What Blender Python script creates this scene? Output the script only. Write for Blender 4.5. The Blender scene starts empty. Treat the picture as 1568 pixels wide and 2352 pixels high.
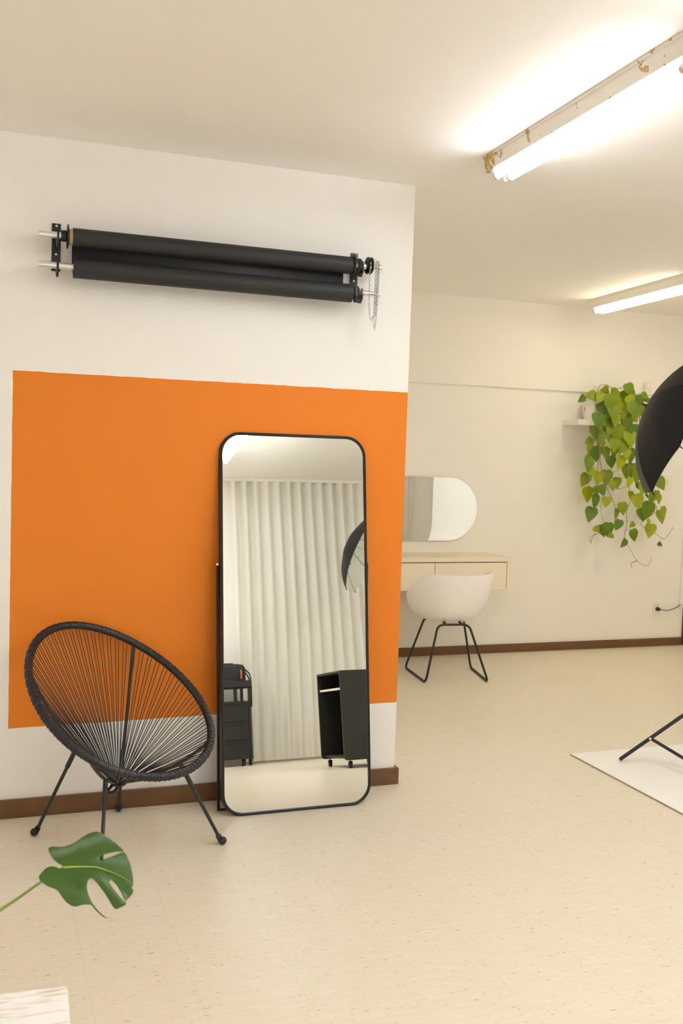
import bpy, bmesh, math, random
from mathutils import Vector, Matrix, noise
from mathutils.geometry import delaunay_2d_cdt
PI = math.pi
sc = bpy.context.scene
COL = sc.collection
random.seed(4)

# ------------------------------------------------------------------ camera, world, exposure
def set_camera():
    r = Vector((0.940204, -0.339036, 0.032734)); u = Vector((-0.010649, 0.066797, 0.99771))
    w = Vector((0.340446, 0.938399, -0.059192)); c = Vector((-1.916438, -4.406482, 1.607441))
    cd = bpy.data.cameras.new('camera'); co = bpy.data.objects.new('camera', cd); COL.objects.link(co)
    co.matrix_world = Matrix(((r.x, u.x, -w.x, c.x), (r.y, u.y, -w.y, c.y), (r.z, u.z, -w.z, c.z), (0, 0, 0, 1)))
    cd.sensor_fit = 'VERTICAL'; cd.sensor_height = 36; cd.sensor_width = 24; cd.lens = 35
    cd.clip_start = 0.05
    cd.dof.use_dof = True; cd.dof.focus_distance = 4.4; cd.dof.aperture_fstop = 5.0
    sc.camera = co
set_camera()
world = bpy.data.worlds.new('world'); sc.world = world; world.use_nodes = True
world.node_tree.nodes['Background'].inputs[0].default_value = (1, .95, .88, 1)
world.node_tree.nodes['Background'].inputs[1].default_value = 0.0
sc.view_settings.view_transform = 'Standard'; sc.view_settings.look = 'None'
sc.view_settings.exposure = 0.06; sc.view_settings.gamma = 1.0
try: sc.view_settings.use_curve_mapping = False
except Exception: pass
TUBE_NEAR = 28.0        # strength of the near row of fluorescent tubes
TUBE_FAR = 15.0         # strength of the far (warmer) tubes
COL_NEAR = (.965, 1.0, 1.045); COL_FAR = (1.0, .88, .66)
sc.cycles.use_denoising = True
try: sc.cycles.denoiser = 'OPENIMAGEDENOISE'
except Exception: pass
sc.cycles.max_bounces = 16; sc.cycles.diffuse_bounces = 14; sc.cycles.glossy_bounces = 6
sc.cycles.sample_clamp_indirect = 6
sc.cycles.caustics_reflective = False; sc.cycles.caustics_refractive = False

CEIL = 2.88; YB = 2.821; YR = -5.62; XR = 5.4; XL = -3.3

# ------------------------------------------------------------------ materials
def nd(nt, t, **kw):
    n = nt.nodes.new(t)
    for k, v in kw.items(): setattr(n, k, v)
    return n
def mat(name, col, rough=.5, metal=0., spec=.5, var=.04, vscale=8., bump=0., bscale=60., coat=0., sub=0.):
    m = bpy.data.materials.new(name); m.use_nodes = True; nt = m.node_tree; b = nt.nodes['Principled BSDF']
    b.inputs['Roughness'].default_value = rough; b.inputs['Metallic'].default_value = metal
    b.inputs['Specular IOR Level'].default_value = spec; b.inputs['Coat Weight'].default_value = coat
    tc = nd(nt, 'ShaderNodeTexCoord'); nz = nd(nt, 'ShaderNodeTexNoise'); nz.inputs['Scale'].default_value = vscale
    nz.inputs['Detail'].default_value = 4
    nt.links.new(tc.outputs['Object'], nz.inputs['Vector'])
    mx = nd(nt, 'ShaderNodeMix', data_type='RGBA')
    mx.inputs['A'].default_value = tuple(max(0, c*(1-var)) for c in col)+(1,)
    mx.inputs['B'].default_value = tuple(min(1, c*(1+var)) for c in col)+(1,)
    nt.links.new(nz.outputs['Fac'], mx.inputs['Factor']); nt.links.new(mx.outputs['Result'], b.inputs['Base Color'])
    if bump:
        n2 = nd(nt, 'ShaderNodeTexNoise'); n2.inputs['Scale'].default_value = bscale; n2.inputs['Detail'].default_value = 5
        nt.links.new(tc.outputs['Object'], n2.inputs['Vector'])
        bp = nd(nt, 'ShaderNodeBump'); bp.inputs['Strength'].default_value = bump; bp.inputs['Distance'].default_value = .01
        nt.links.new(n2.outputs['Fac'], bp.inputs['Height']); nt.links.new(bp.outputs['Normal'], b.inputs['Normal'])
    return m
def emit(name, col, s):
    m = bpy.data.materials.new(name); m.use_nodes = True; nt = m.node_tree; b = nt.nodes['Principled BSDF']
    b.inputs['Base Color'].default_value = (.9, .9, .88, 1)
    b.inputs['Emission Color'].default_value = col+(1,); b.inputs['Emission Strength'].default_value = s
    return m
def math_(nt, op, a, b=None):
    n = nd(nt, 'ShaderNodeMath', operation=op)
    for i, v in enumerate((a, b)):
        if v is None: continue
        if isinstance(v, (int, float)): n.inputs[i].default_value = v
        else: nt.links.new(v, n.inputs[i])
    return n.outputs[0]

WALL = (.885, .875, .85)
M = {}
M['wall'] = mat('painted_plaster', WALL, .75, spec=.25, var=.012, vscale=1.5, bump=.05, bscale=220)
M['wall_back'] = mat('cream_paint', (.87, .845, .79), .7, spec=.3, var=.012, vscale=1.5, bump=.05, bscale=220)
M['ceil'] = mat('ceiling_paint', (.89, .875, .845), .85, spec=.2, var=.012, vscale=1.2, bump=.07, bscale=140)
def orange_wall():
    m = bpy.data.materials.new('plaster_with_orange_rectangle'); m.use_nodes = True; nt = m.node_tree
    b = nt.nodes['Principled BSDF']; b.inputs['Roughness'].default_value = .62; b.inputs['Specular IOR Level'].default_value = .3
    tc = nd(nt, 'ShaderNodeTexCoord'); sp = nd(nt, 'ShaderNodeSeparateXYZ'); nt.links.new(tc.outputs['Object'], sp.inputs[0])
    nz = nd(nt, 'ShaderNodeTexNoise'); nz.inputs['Scale'].default_value = 14; nt.links.new(tc.outputs['Object'], nz.inputs['Vector'])
    w = math_(nt, 'MULTIPLY', math_(nt, 'SUBTRACT', nz.outputs['Fac'], .5), .006)
    x = math_(nt, 'ADD', sp.outputs[0], w); z = math_(nt, 'ADD', sp.outputs[2], w)
    f = math_(nt, 'MULTIPLY', math_(nt, 'GREATER_THAN', x, -1.797), math_(nt, 'LESS_THAN', z, 1.907))
    f = math_(nt, 'MULTIPLY', f, math_(nt, 'GREATER_THAN', z, math_(nt, 'ADD', math_(nt, 'MULTIPLY', sp.outputs[0], .009), .403)))
    f = math_(nt, 'MULTIPLY', f, math_(nt, 'LESS_THAN', sp.outputs[1], .004))
    n2 = nd(nt, 'ShaderNodeTexNoise'); n2.inputs['Scale'].default_value = 3; nt.links.new(tc.outputs['Object'], n2.inputs['Vector'])
    oc = nd(nt, 'ShaderNodeMix', data_type='RGBA'); nt.links.new(n2.outputs['Fac'], oc.inputs['Factor'])
    oc.inputs['A'].default_value = (.70, .196, .0150, 1); oc.inputs['B'].default_value = (.725, .208, .0170, 1)
    mx = nd(nt, 'ShaderNodeMix', data_type='RGBA'); nt.links.new(f, mx.inputs['Factor'])
    mx.inputs['A'].default_value = WALL+(1,); nt.links.new(oc.outputs['Result'], mx.inputs['B'])
    nt.links.new(mx.outputs['Result'], b.inputs['Base Color'])
    n3 = nd(nt, 'ShaderNodeTexNoise'); n3.inputs['Scale'].default_value = 220; nt.links.new(tc.outputs['Object'], n3.inputs['Vector'])
    bp = nd(nt, 'ShaderNodeBump'); bp.inputs['Strength'].default_value = .06; bp.inputs['Distance'].default_value = .01
    nt.links.new(n3.outputs['Fac'], bp.inputs['Height']); nt.links.new(bp.outputs['Normal'], b.inputs['Normal'])
    return m
M['wall_orange'] = orange_wall()
def floor_mat():
    m = bpy.data.materials.new('flecked_vinyl_tile'); m.use_nodes = True; nt = m.node_tree; L = nt.links
    b = nt.nodes['Principled BSDF']; b.inputs['Roughness'].default_value = .36; b.inputs['Specular IOR Level'].default_value = .25
    tc = nd(nt, 'ShaderNodeTexCoord'); co = tc.outputs['Object']
    def streak(sx, sy, off, detail=3.):
        mp = nd(nt, 'ShaderNodeMapping'); mp.inputs['Scale'].default_value = (sx, sy, 1); mp.inputs['Location'].default_value = off
        L.new(co, mp.inputs['Vector']); n = nd(nt, 'ShaderNodeTexNoise'); n.inputs['Scale'].default_value = 1.; n.inputs['Detail'].default_value = detail
        L.new(mp.outputs['Vector'], n.inputs['Vector']); return n.outputs['Fac']
    def ramp(v, a, c):
        r = nd(nt, 'ShaderNodeMapRange'); r.inputs['From Min'].default_value = a; r.inputs['From Max'].default_value = c; L.new(v, r.inputs['Value']); return r.outputs['Result']
    def mixc(f, a, c):
        n = nd(nt, 'ShaderNodeMix', data_type='RGBA'); L.new(f, n.inputs['Factor'])
        for k, v in (('A', a), ('B', c)):
            if isinstance(v, tuple): n.inputs[k].default_value = v+(1,)
            else: L.new(v, n.inputs[k])
        return n.outputs['Result']
    base = mixc(streak(9, 60, (0, 0, 0), 4.), (.72, .645, .515), (.82, .765, .64))
    base = mixc(math_(nt, 'MULTIPLY', streak(.9, .9, (3, 1, 0)), .35), base, (.75, .67, .52))
    base = mixc(math_(nt, 'MULTIPLY', ramp(streak(26, 170, (5, 2, 0), 2.), .66, .72), .55), base, (.50, .36, .20))
    base = mixc(math_(nt, 'MULTIPLY', ramp(streak(22, 150, (11, 7, 0), 2.), .695, .735), .9), base, (.27, .13, .05))
    base = mixc(math_(nt, 'MULTIPLY', ramp(streak(34, 200, (31, 17, 0), 1.), .745, .775), .9), base, (.10, .080, .05))
    base = mixc(math_(nt, 'MULTIPLY', ramp(streak(20, 130, (21, 9, 0), 2.), .62, .70), .5), base, (.90, .85, .74))
    sp = nd(nt, 'ShaderNodeSeparateXYZ'); L.new(co, sp.inputs[0])
    def joint(o, off, wd):
        t = math_(nt, 'FRACT', math_(nt, 'DIVIDE', math_(nt, 'ADD', o, off), .303))
        return math_(nt, 'LESS_THAN', math_(nt, 'ABSOLUTE', math_(nt, 'SUBTRACT', t, .5)), wd/.303/2)
    jx = joint(sp.outputs[0], 1.602+.303*20.5, .0016); jy = joint(sp.outputs[1], .303*40.2, .0012)
    base = mixc(math_(nt, 'MULTIPLY', jx, .26), base, (.42, .31, .18))
    base = mixc(math_(nt, 'MULTIPLY', jy, .10), base, (.42, .31, .18))
    L.new(base, b.inputs['Base Color'])
    rg = math_(nt, 'ADD', math_(nt, 'MULTIPLY', streak(3, 3, (1, 1, 0)), .16), .26); L.new(rg, b.inputs['Roughness'])
    return m
M['floor'] = floor_mat()
M['base'] = mat('brown_baseboard', (.135, .062, .022), .45, var=.25, vscale=6, bump=.15, bscale=30)
M['door'] = mat('brown_door_wood', (.10, .045, .016), .45, var=.2, vscale=5)
M['black_metal'] = mat('black_metal', (.012, .012, .013), .38, spec=.5, var=.1)
M['black_paper'] = mat('black_paper', (.020, .020, .022), .58, spec=.4, var=.08, vscale=20)
M['black_plastic'] = mat('black_plastic', (.011, .011, .012), .42, var=.1)
M['black_cord'] = mat('black_cord', (.014, .013, .014), .42, spec=.5, var=.15, vscale=60)
M['cart'] = mat('dark_cart', (.016, .017, .015), .5, var=.12)
M['cabinet'] = mat('black_laminate', (.017, .018, .015), .5, var=.15, vscale=25)
M['steel'] = mat('aluminium', (.80, .80, .79), .28, metal=1., var=.03)
M['chrome'] = mat('chrome', (.82, .82, .83), .16, metal=1., var=.02)
M['chain'] = mat('galvanised_chain', (.60, .61, .62), .25, metal=1., var=.05)
M['white_metal'] = mat('white_enamel', (.80, .77, .70), .4, var=.03)
M['white_plastic'] = mat('white_plastic', (.83, .81, .77), .32, spec=.5, var=.015)
M['chair_shell'] = mat('white_shell', (.94, .93, .915), .4, spec=.4, var=.015)
M['desk'] = mat('beige_laminate', (.86, .775, .635), .5, var=.03, vscale=12)
M['groove'] = mat('desk_carcass', (.16, .09, .045), .8)
M['card'] = mat('kraft_core', (.55, .38, .19), .7, var=.1)
M['mirror'] = mat('mirror_glass', (.935, .945, .90), .0, metal=1., var=.004, vscale=1)
M['back_board'] = mat('mirror_backing', (.09, .06, .04), .7)
M['fabric_black'] = mat('black_nylon', (.008, .008, .009), .48, spec=.18, var=.12, vscale=30, bump=.1, bscale=300)
M['fabric_white'] = mat('white_nylon', (.80, .82, .78), .6, var=.02)
M['bag'] = mat('bag_nylon', (.014, .014, .015), .65, var=.25, vscale=30, bump=.3, bscale=200)
M['orange_trim'] = mat('orange_trim', (.75, .18, .02), .6)
M['backdrop'] = mat('white_cove_paint', (.89, .875, .85), .55, var=.015, bump=.03, bscale=80)
M['board_edge'] = mat('raw_board_edge', (.45, .36, .24), .8)
M['soil'] = mat('soil', (.03, .02, .012), .95, var=.4, vscale=60, bump=.6, bscale=80)
M['pot_white'] = mat('white_pot', (.80, .77, .74), .45)
M['pot_clay'] = mat('grey_pot', (.35, .33, .30), .7)
M['beige_plate'] = mat('beige_wall_plate', (.85, .80, .63), .45)
M['screw'] = mat('screw_head', (.85, .85, .82), .3, metal=1.)
M['dark_hole'] = mat('socket_hole', (.03, .03, .025), .8)
M['vine'] = mat('vine_stem', (.30, .22, .06), .6, var=.35, vscale=25)
M['petiole'] = mat('leaf_stalk', (.20, .30, .045), .42, var=.15, vscale=25)
M['midrib'] = mat('leaf_midrib', (.30, .42, .06), .45, var=.1)
def leaf_mat(name, a, c, rough, trans, by_island=False):
    m = bpy.data.materials.new(name); m.use_nodes = True; nt = m.node_tree; b = nt.nodes['Principled BSDF']
    b.inputs['Roughness'].default_value = rough
    if by_island:
        f = nd(nt, 'ShaderNodeNewGeometry').outputs['Random Per Island']
    else:
        tc = nd(nt, 'ShaderNodeTexCoord'); n = nd(nt, 'ShaderNodeTexNoise'); n.inputs['Scale'].default_value = 14; nt.links.new(tc.outputs['Object'], n.inputs['Vector']); f = n.outputs['Fac']
    mx = nd(nt, 'ShaderNodeMix', data_type='RGBA'); mx.inputs['A'].default_value = a+(1,); mx.inputs['B'].default_value = c+(1,)
    nt.links.new(f, mx.inputs['Factor']); nt.links.new(mx.outputs['Result'], b.inputs['Base Color'])
    tr = nd(nt, 'ShaderNodeBsdfTranslucent'); nt.links.new(mx.outputs['Result'], tr.inputs[0])
    ms = nd(nt, 'ShaderNodeMixShader'); ms.inputs[0].default_value = trans
    nt.links.new(b.outputs[0], ms.inputs[1]); nt.links.new(tr.outputs[0], ms.inputs[2])
    nt.links.new(ms.outputs[0], nt.nodes['Material Output'].inputs[0]); return m
M['leaf_vine'] = leaf_mat('trailing_leaf', (.062, .165, .002), (.37, .43, .003), .42, .25, True)
M['leaf_monstera'] = leaf_mat('monstera_leaf', (.030, .085, .007), (.052, .120, .010), .33, .08)
def curtain_mat():
    m = bpy.data.materials.new('white_curtain'); m.use_nodes = True; nt = m.node_tree; b = nt.nodes['Principled BSDF']
    b.inputs['Base Color'].default_value = (.88, .865, .82, 1); b.inputs['Roughness'].default_value = .85
    tc = nd(nt, 'ShaderNodeTexCoord'); w = nd(nt, 'ShaderNodeTexNoise'); w.inputs['Scale'].default_value = 300; nt.links.new(tc.outputs['Object'], w.inputs['Vector'])
    bp = nd(nt, 'ShaderNodeBump'); bp.inputs['Strength'].default_value = .1; bp.inputs['Distance'].default_value = .002
    nt.links.new(w.outputs['Fac'], bp.inputs['Height']); nt.links.new(bp.outputs['Normal'], b.inputs['Normal'])
    tr = nd(nt, 'ShaderNodeBsdfTranslucent'); tr.inputs[0].default_value = (.88, .865, .82, 1)
    ms = nd(nt, 'ShaderNodeMixShader'); ms.inputs[0].default_value = .25
    nt.links.new(b.outputs[0], ms.inputs[1]); nt.links.new(tr.outputs[0], ms.inputs[2])
    nt.links.new(ms.outputs[0], nt.nodes['Material Output'].inputs[0]); return m
M['curtain'] = curtain_mat()
def rust_mat():
    m = bpy.data.materials.new('enamel_with_rust'); m.use_nodes = True; nt = m.node_tree; b = nt.nodes['Principled BSDF']; L = nt.links
    b.inputs['Roughness'].default_value = .5
    tc = nd(nt, 'ShaderNodeTexCoord'); n = nd(nt, 'ShaderNodeTexNoise'); n.inputs['Scale'].default_value = 22; n.inputs['Detail'].default_value = 6; L.new(tc.outputs['Object'], n.inputs['Vector'])
    sp = nd(nt, 'ShaderNodeSeparateXYZ'); L.new(tc.outputs['Object'], sp.inputs[0])
    # rust eats the far end of the housing, and one spot along it
    e = math_(nt, 'MULTIPLY', math_(nt, 'GREATER_THAN', sp.outputs[1], -.10), .23)
    s = math_(nt, 'MULTIPLY', math_(nt, 'LESS_THAN', math_(nt, 'ABSOLUTE', math_(nt, 'ADD', sp.outputs[1], 1.16)), .05), .06)
    v = math_(nt, 'ADD', n.outputs['Fac'], math_(nt, 'ADD', e, s))
    r = nd(nt, 'ShaderNodeValToRGB'); L.new(v, r.inputs[0]); cr = r.color_ramp
    cr.elements[0].position = .645; cr.elements[0].color = (.80, .77, .70, 1); cr.elements[1].position = .80; cr.elements[1].color = (.62, .48, .22, 1)
    k = cr.elements.new(.665); k.color = (.28, .12, .02, 1); k = cr.elements.new(.71); k.color = (.52, .33, .08, 1)
    L.new(r.outputs[0], b.inputs['Base Color']); return m
M['rust'] = rust_mat()
def whitewash():
    m = bpy.data.materials.new('whitewashed_wood'); m.use_nodes = True; nt = m.node_tree; b = nt.nodes['Principled BSDF']; L = nt.links
    b.inputs['Roughness'].default_value = .7
    tc = nd(nt, 'ShaderNodeTexCoord'); mp = nd(nt, 'ShaderNodeMapping'); mp.inputs['Scale'].default_value = (9, 110, 40); L.new(tc.outputs['Object'], mp.inputs['Vector'])
    n = nd(nt, 'ShaderNodeTexNoise'); n.inputs['Scale'].default_value = 1; n.inputs['Detail'].default_value = 6; L.new(mp.outputs['Vector'], n.inputs['Vector'])
    n2 = nd(nt, 'ShaderNodeTexNoise'); n2.inputs['Scale'].default_value = 9; L.new(tc.outputs['Object'], n2.inputs['Vector'])
    v = math_(nt, 'ADD', math_(nt, 'MULTIPLY', n.outputs['Fac'], .65), math_(nt, 'MULTIPLY', n2.outputs['Fac'], .35))
    r = nd(nt, 'ShaderNodeValToRGB'); L.new(v, r.inputs[0]); cr = r.color_ramp
    cr.elements[0].position = .52; cr.elements[0].color = (.90, .89, .885, 1); cr.elements[1].position = .64; cr.elements[1].color = (.60, .45, .29, 1)
    L.new(r.outputs[0], b.inputs['Base Color']); return m
M['whitewash'] = whitewash()

# ------------------------------------------------------------------ mesh helpers
def V(*a): return Vector(a)
def obj(name, bm, m, parent=None, smooth=False, bevel=0., recalc=True, auto=None):
    if recalc: bmesh.ops.recalc_face_normals(bm, faces=bm.faces[:])
    me = bpy.data.meshes.new(name); bm.to_mesh(me); bm.free()
    o = bpy.data.objects.new(name, me); COL.objects.link(o)
    if m: me.materials.append(M[m] if isinstance(m, str) else m)
    if smooth:
        for p in me.polygons: p.use_smooth = True
        if auto is not None:
            try: me.set_sharp_from_angle(angle=math.radians(auto))
            except Exception: pass
    if bevel:
        b = o.modifiers.new('bevel', 'BEVEL'); b.width = bevel; b.segments = 3; b.limit_method = 'ANGLE'
    if parent: o.parent = parent
    return o
def box(bm, lo, hi):
    vs = [bm.verts.new((x, y, z)) for x in (lo[0], hi[0]) for y in (lo[1], hi[1]) for z in (lo[2], hi[2])]
    for f in ((0, 1, 3, 2), (4, 6, 7, 5), (0, 4, 5, 1), (2, 3, 7, 6), (0, 2, 6, 4), (1, 5, 7, 3)): bm.faces.new([vs[i] for i in f])
    return vs
def BX(lo, hi):
    bm = bmesh.new(); box(bm, lo, hi); return bm
def frames(pts, closed=False):
    n = len(pts); T = []
    for i in range(n):
        a = pts[(i-1) % n] if (closed or i > 0) else pts[i]; b = pts[(i+1) % n] if (closed or i < n-1) else pts[i]
        T.append((b-a).normalized())
    up = V(0, 0, 1) if abs(T[0].z) < .9 else V(1, 0, 0)
    N = [(up - T[0]*up.dot(T[0])).normalized()]
    for i in range(1, n):
        v = N[-1]-T[i]*N[-1].dot(T[i]); N.append(v.normalized() if v.length > 1e-6 else N[-1])
    return T, N
def tube(bm, pts, r, seg=10, closed=False, cap=True):
    pts = [Vector(p) for p in pts]; T, N = frames(pts, closed); rings = []
    rr = r if isinstance(r, (list, tuple)) else [r]*len(pts)
    for p, t, n, q in zip(pts, T, N, rr):
        b = t.cross(n)
        rings.append([bm.verts.new(p+(n*math.cos(2*PI*k/seg)+b*math.sin(2*PI*k/seg))*q) for k in range(seg)])
    m = len(rings)
    for i in range(m if closed else m-1):
        A, B = rings[i], rings[(i+1) % m]
        off = 0
        if closed and i == m-1:
            off = min(range(seg), key=lambda s: (A[0].co-B[s].co).length)
        for k in range(seg): bm.faces.new((A[k], A[(k+1) % seg], B[(k+1+off) % seg], B[(k+off) % seg]))
    if cap and not closed:
        bm.faces.new(rings[0][::-1]); bm.faces.new(rings[-1])
    return rings
def TB(pts, r, seg=10, closed=False):
    bm = bmesh.new(); tube(bm, pts, r, seg, closed); return bm
def lathe(bm, prof, c=(0, 0, 0), seg=32, axis='Z'):
    rings = []
    c = Vector(c)
    for r, z in prof:
        if r < 1e-6: rings.append([bm.verts.new(c+ax3(0, 0, z, axis))])
        else: rings.append([bm.verts.new(c+ax3(r*math.cos(2*PI*k/seg), r*math.sin(2*PI*k/seg), z, axis)) for k in range(seg)])
    for A, B in zip(rings, rings[1:]):
        if len(A) == 1 and len(B) == 1: continue
        for k in range(seg):
            if len(A) == 1: bm.faces.new((A[0], B[k], B[(k+1) % seg]))
            elif len(B) == 1: bm.faces.new((A[k], A[(k+1) % seg], B[0]))
            else: bm.faces.new((A[k], A[(k+1) % seg], B[(k+1) % seg], B[k]))
def ax3(a, b, z, axis): return V(a, b, z) if axis == 'Z' else (V(z, a, b) if axis == 'X' else V(a, z, b))
def LA(prof, c=(0, 0, 0), seg=32, axis='Z'):
    bm = bmesh.new(); lathe(bm, prof, c, seg, axis); return bm
def ball(bm, c, r, seg=12):
    bmesh.ops.create_uvsphere(bm, u_segments=seg, v_segments=max(6, seg*2//3), radius=r, matrix=Matrix.Translation(Vector(c)))
def prism(bm, poly, fn):
    """extrude a 2-D polygon: fn(a, b, s) -> point, s = 0 / 1"""
    A = [bm.verts.new(fn(a, b, 0)) for a, b in poly]; B = [bm.verts.new(fn(a, b, 1)) for a, b in poly]
    n = len(poly); bm.faces.new(A[::-1]); bm.faces.new(B)
    for k in range(n): bm.faces.new((A[k], A[(k+1) % n], B[(k+1) % n], B[k]))
def PR(poly, fn):
    bm = bmesh.new(); prism(bm, poly, fn); return bm
def rrect(w, h, r, n=8, r_top=None):
    out = []
    for cx, cy, a0 in ((w/2-r, h/2-r, 0), (-w/2+r, h/2-r, PI/2), (-w/2+r, -h/2+r, PI), (w/2-r, -h/2+r, 1.5*PI)):
        for k in range(n+1):
            a = a0+PI/2*k/n; out.append((cx+r*math.cos(a), cy+r*math.sin(a)))
    return out
def smooth_path(pts, n=6, closed=False):
    pts = [Vector(p) for p in pts]; out = []; m = len(pts)
    for i in range(m if closed else m-1):
        p0 = pts[(i-1) % m] if (closed or i > 0) else pts[i]; p1 = pts[i]; p2 = pts[(i+1) % m]; p3 = pts[(i+2) % m] if (closed or i < m-2) else p2
        for k in range(n):
            t = k/n
            out.append(.5*((2*p1)+(p2-p0)*t+(2*p0-5*p1+4*p2-p3)*t*t+(3*p1-p0-3*p2+p3)*t**3))
    if not closed: out.append(pts[-1])
    return out
def fillet(pts, rad, n=6):
    pts = [Vector(p) for p in pts]; out = [pts[0]]
    for a, b, c in zip(pts, pts[1:], pts[2:]):
        d1 = (a-b).normalized(); d2 = (c-b).normalized(); r = min(rad, (a-b).length*.45, (c-b).length*.45)
        p, q = b+d1*r, b+d2*r
        for k in range(n+1):
            t = k/n; out.append(p*(1-t)**2+b*2*t*(1-t)+q*t*t)
    out.append(pts[-1]); return out
def thing(name, label, cat, loc=(0, 0, 0), group=None, rotz=0.):
    o = bpy.data.objects.new(name, None); COL.objects.link(o); o.location = loc; o.rotation_euler = (0, 0, rotz); o.empty_display_size = .1
    o['label'] = label; o['category'] = cat
    if group: o['group'] = group
    return o
def tag(o, label, cat, group=None):
    o['label'] = label; o['category'] = cat
    if group: o['group'] = group
    return o
def struct(name, bm, m, bevel=0., label=None, cat=None):
    o = obj(name, bm, m, bevel=bevel); o['kind'] = 'structure'
    o['label'] = label; o['category'] = cat
    return o
def off(o, c):
    """world-space mesh under an empty placed at c"""
    return o
def sub(bm, c):
    bmesh.ops.translate(bm, verts=bm.verts[:], vec=-Vector(c)); return bm

LEAVES= [(3.056,2.504,2.199,0.091,20),(2.858,2.504,2.115,0.071,10),(2.862,2.568,2.042,0.124,0),(3.014,2.619,2.175,0.087,80),(2.934,2.67,2.198,0.077,-80),(2.753,2.597,2.142,0.086,-80),(2.668,2.592,2.109,0.066,-50),(2.852,2.672,2.069,0.058,-30),(2.798,2.671,2.018,0.082,0),(2.745,2.462,1.94,0.103,10),(2.892,2.538,1.938,0.095,10),(2.968,2.63,2.01,0.058,-60),(3.042,2.586,1.969,0.087,0),(3.084,2.467,2.035,0.105,30),(3.063,2.484,2.105,0.086,30),(3.134,2.496,2.114,0.077,0),(3.269,2.595,2.149,0.068,40),(3.068,2.573,2.157,0.067,60),(2.964,2.533,2.083,0.105,10),(3.156,2.668,2.019,0.078,0),(3.079,2.556,1.917,0.106,0),(3.184,2.589,1.941,0.087,10),(3.138,2.52,1.871,0.087,0),(3.081,2.617,1.88,0.107,10),(2.986,2.545,1.846,0.115,10),(2.833,2.524,1.812,0.081,-40),(2.826,2.599,1.85,0.115,0),(3.104,2.522,1.798,0.115,10),(2.958,2.528,1.74,0.091,0),(3.035,2.633,1.694,0.087,0),(3.058,2.549,1.729,0.096,-30),(2.952,2.636,1.677,0.087,10),(2.815,2.576,1.669,0.105,10),(2.754,2.581,1.724,0.067,-10),(2.763,2.606,1.772,0.067,-60),(2.759,2.599,1.647,0.057,-30),(2.732,2.545,1.581,0.104,-10),(2.803,2.592,1.778,0.038,0),(2.998,2.622,1.606,0.087,10),(3.043,2.557,1.604,0.106,-15),(3.162,2.584,1.66,0.107,10),(3.09,2.541,1.677,0.077,0),(3.172,2.617,1.523,0.127,10),(3.219,2.605,1.559,0.068,20),(3.207,2.552,1.487,0.087,0),(2.78,2.585,1.505,0.086,0),(2.729,2.588,1.451,0.096,-25),(2.879,2.62,1.468,0.096,-5),(2.976,2.646,1.474,0.107,0),(2.968,2.54,1.41,0.067,10),(3.078,2.64,1.432,0.078,0),(3.133,2.549,1.442,0.077,-20),(3.276,2.608,1.408,0.059,40),(3.261,2.539,1.392,0.087,0),(3.489,2.603,1.437,0.099,35),(2.87,2.542,1.37,0.077,30),(2.841,2.588,1.357,0.077,10),(2.79,2.627,1.331,0.106,10),(2.828,2.57,1.277,0.096,0),(2.941,2.579,1.273,0.077,-10),(2.798,2.583,1.17,0.106,-15),(3.065,2.609,1.175,0.078,-10),(3.112,2.644,1.08,0.078,-25),(3.109,2.586,1.221,0.087,10),(3.225,2.643,1.332,0.059,0),(3.249,2.576,1.282,0.107,15),(3.355,2.587,1.204,0.128,-15),(3.335,2.62,1.172,0.098,10),(3.376,2.562,1.314,0.088,-10),(3.476,2.633,1.342,0.059,0),(3.486,2.611,1.303,0.069,10),(3.507,2.568,1.197,0.079,15),(3.526,2.621,1.154,0.099,15),(3.376,2.584,1.106,0.049,20),(3.403,2.598,1.036,0.099,-10),(3.189,2.557,1.088,0.049,-50),(3.208,2.552,1.0,0.088,20),(3.137,2.585,0.929,0.068,-35),(2.86,2.574,1.046,0.058,50),(2.972,2.653,1.03,0.088,20),(2.976,2.586,1.045,0.097,0),(3.002,2.57,0.993,0.048,60),(3.531,2.623,0.917,0.04,60),(3.253,2.56,2.161,0.058,60),(3.314,2.576,2.121,0.049,60),(2.922,2.507,1.92,0.076,0),(2.899,2.586,1.891,0.086,10),(2.945,2.58,1.816,0.086,0),(3.073,2.63,1.783,0.078,10),(2.861,2.582,1.737,0.086,0),(3.08,2.55,1.86,0.067,0),(2.791,2.51,1.905,0.076,20),(2.859,2.478,2.067,0.085,10),(3.086,2.609,2.092,0.097,15),(2.886,2.464,2.011,0.094,0),(3.161,2.64,1.98,0.088,10),(2.966,2.5,2.044,0.086,-10),(3.276,2.647,2.083,0.078,20),(3.195,2.592,2.0,0.087,10),(3.316,2.665,2.036,0.079,5),(2.933,2.493,1.943,0.085,0),(2.904,2.525,1.872,0.076,-10),(3.09,2.651,2.142,0.078,40),(2.827,2.566,2.125,0.086,-30),(3.162,2.625,2.173,0.078,20),(3.051,2.569,1.82,0.077,5)]
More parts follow.
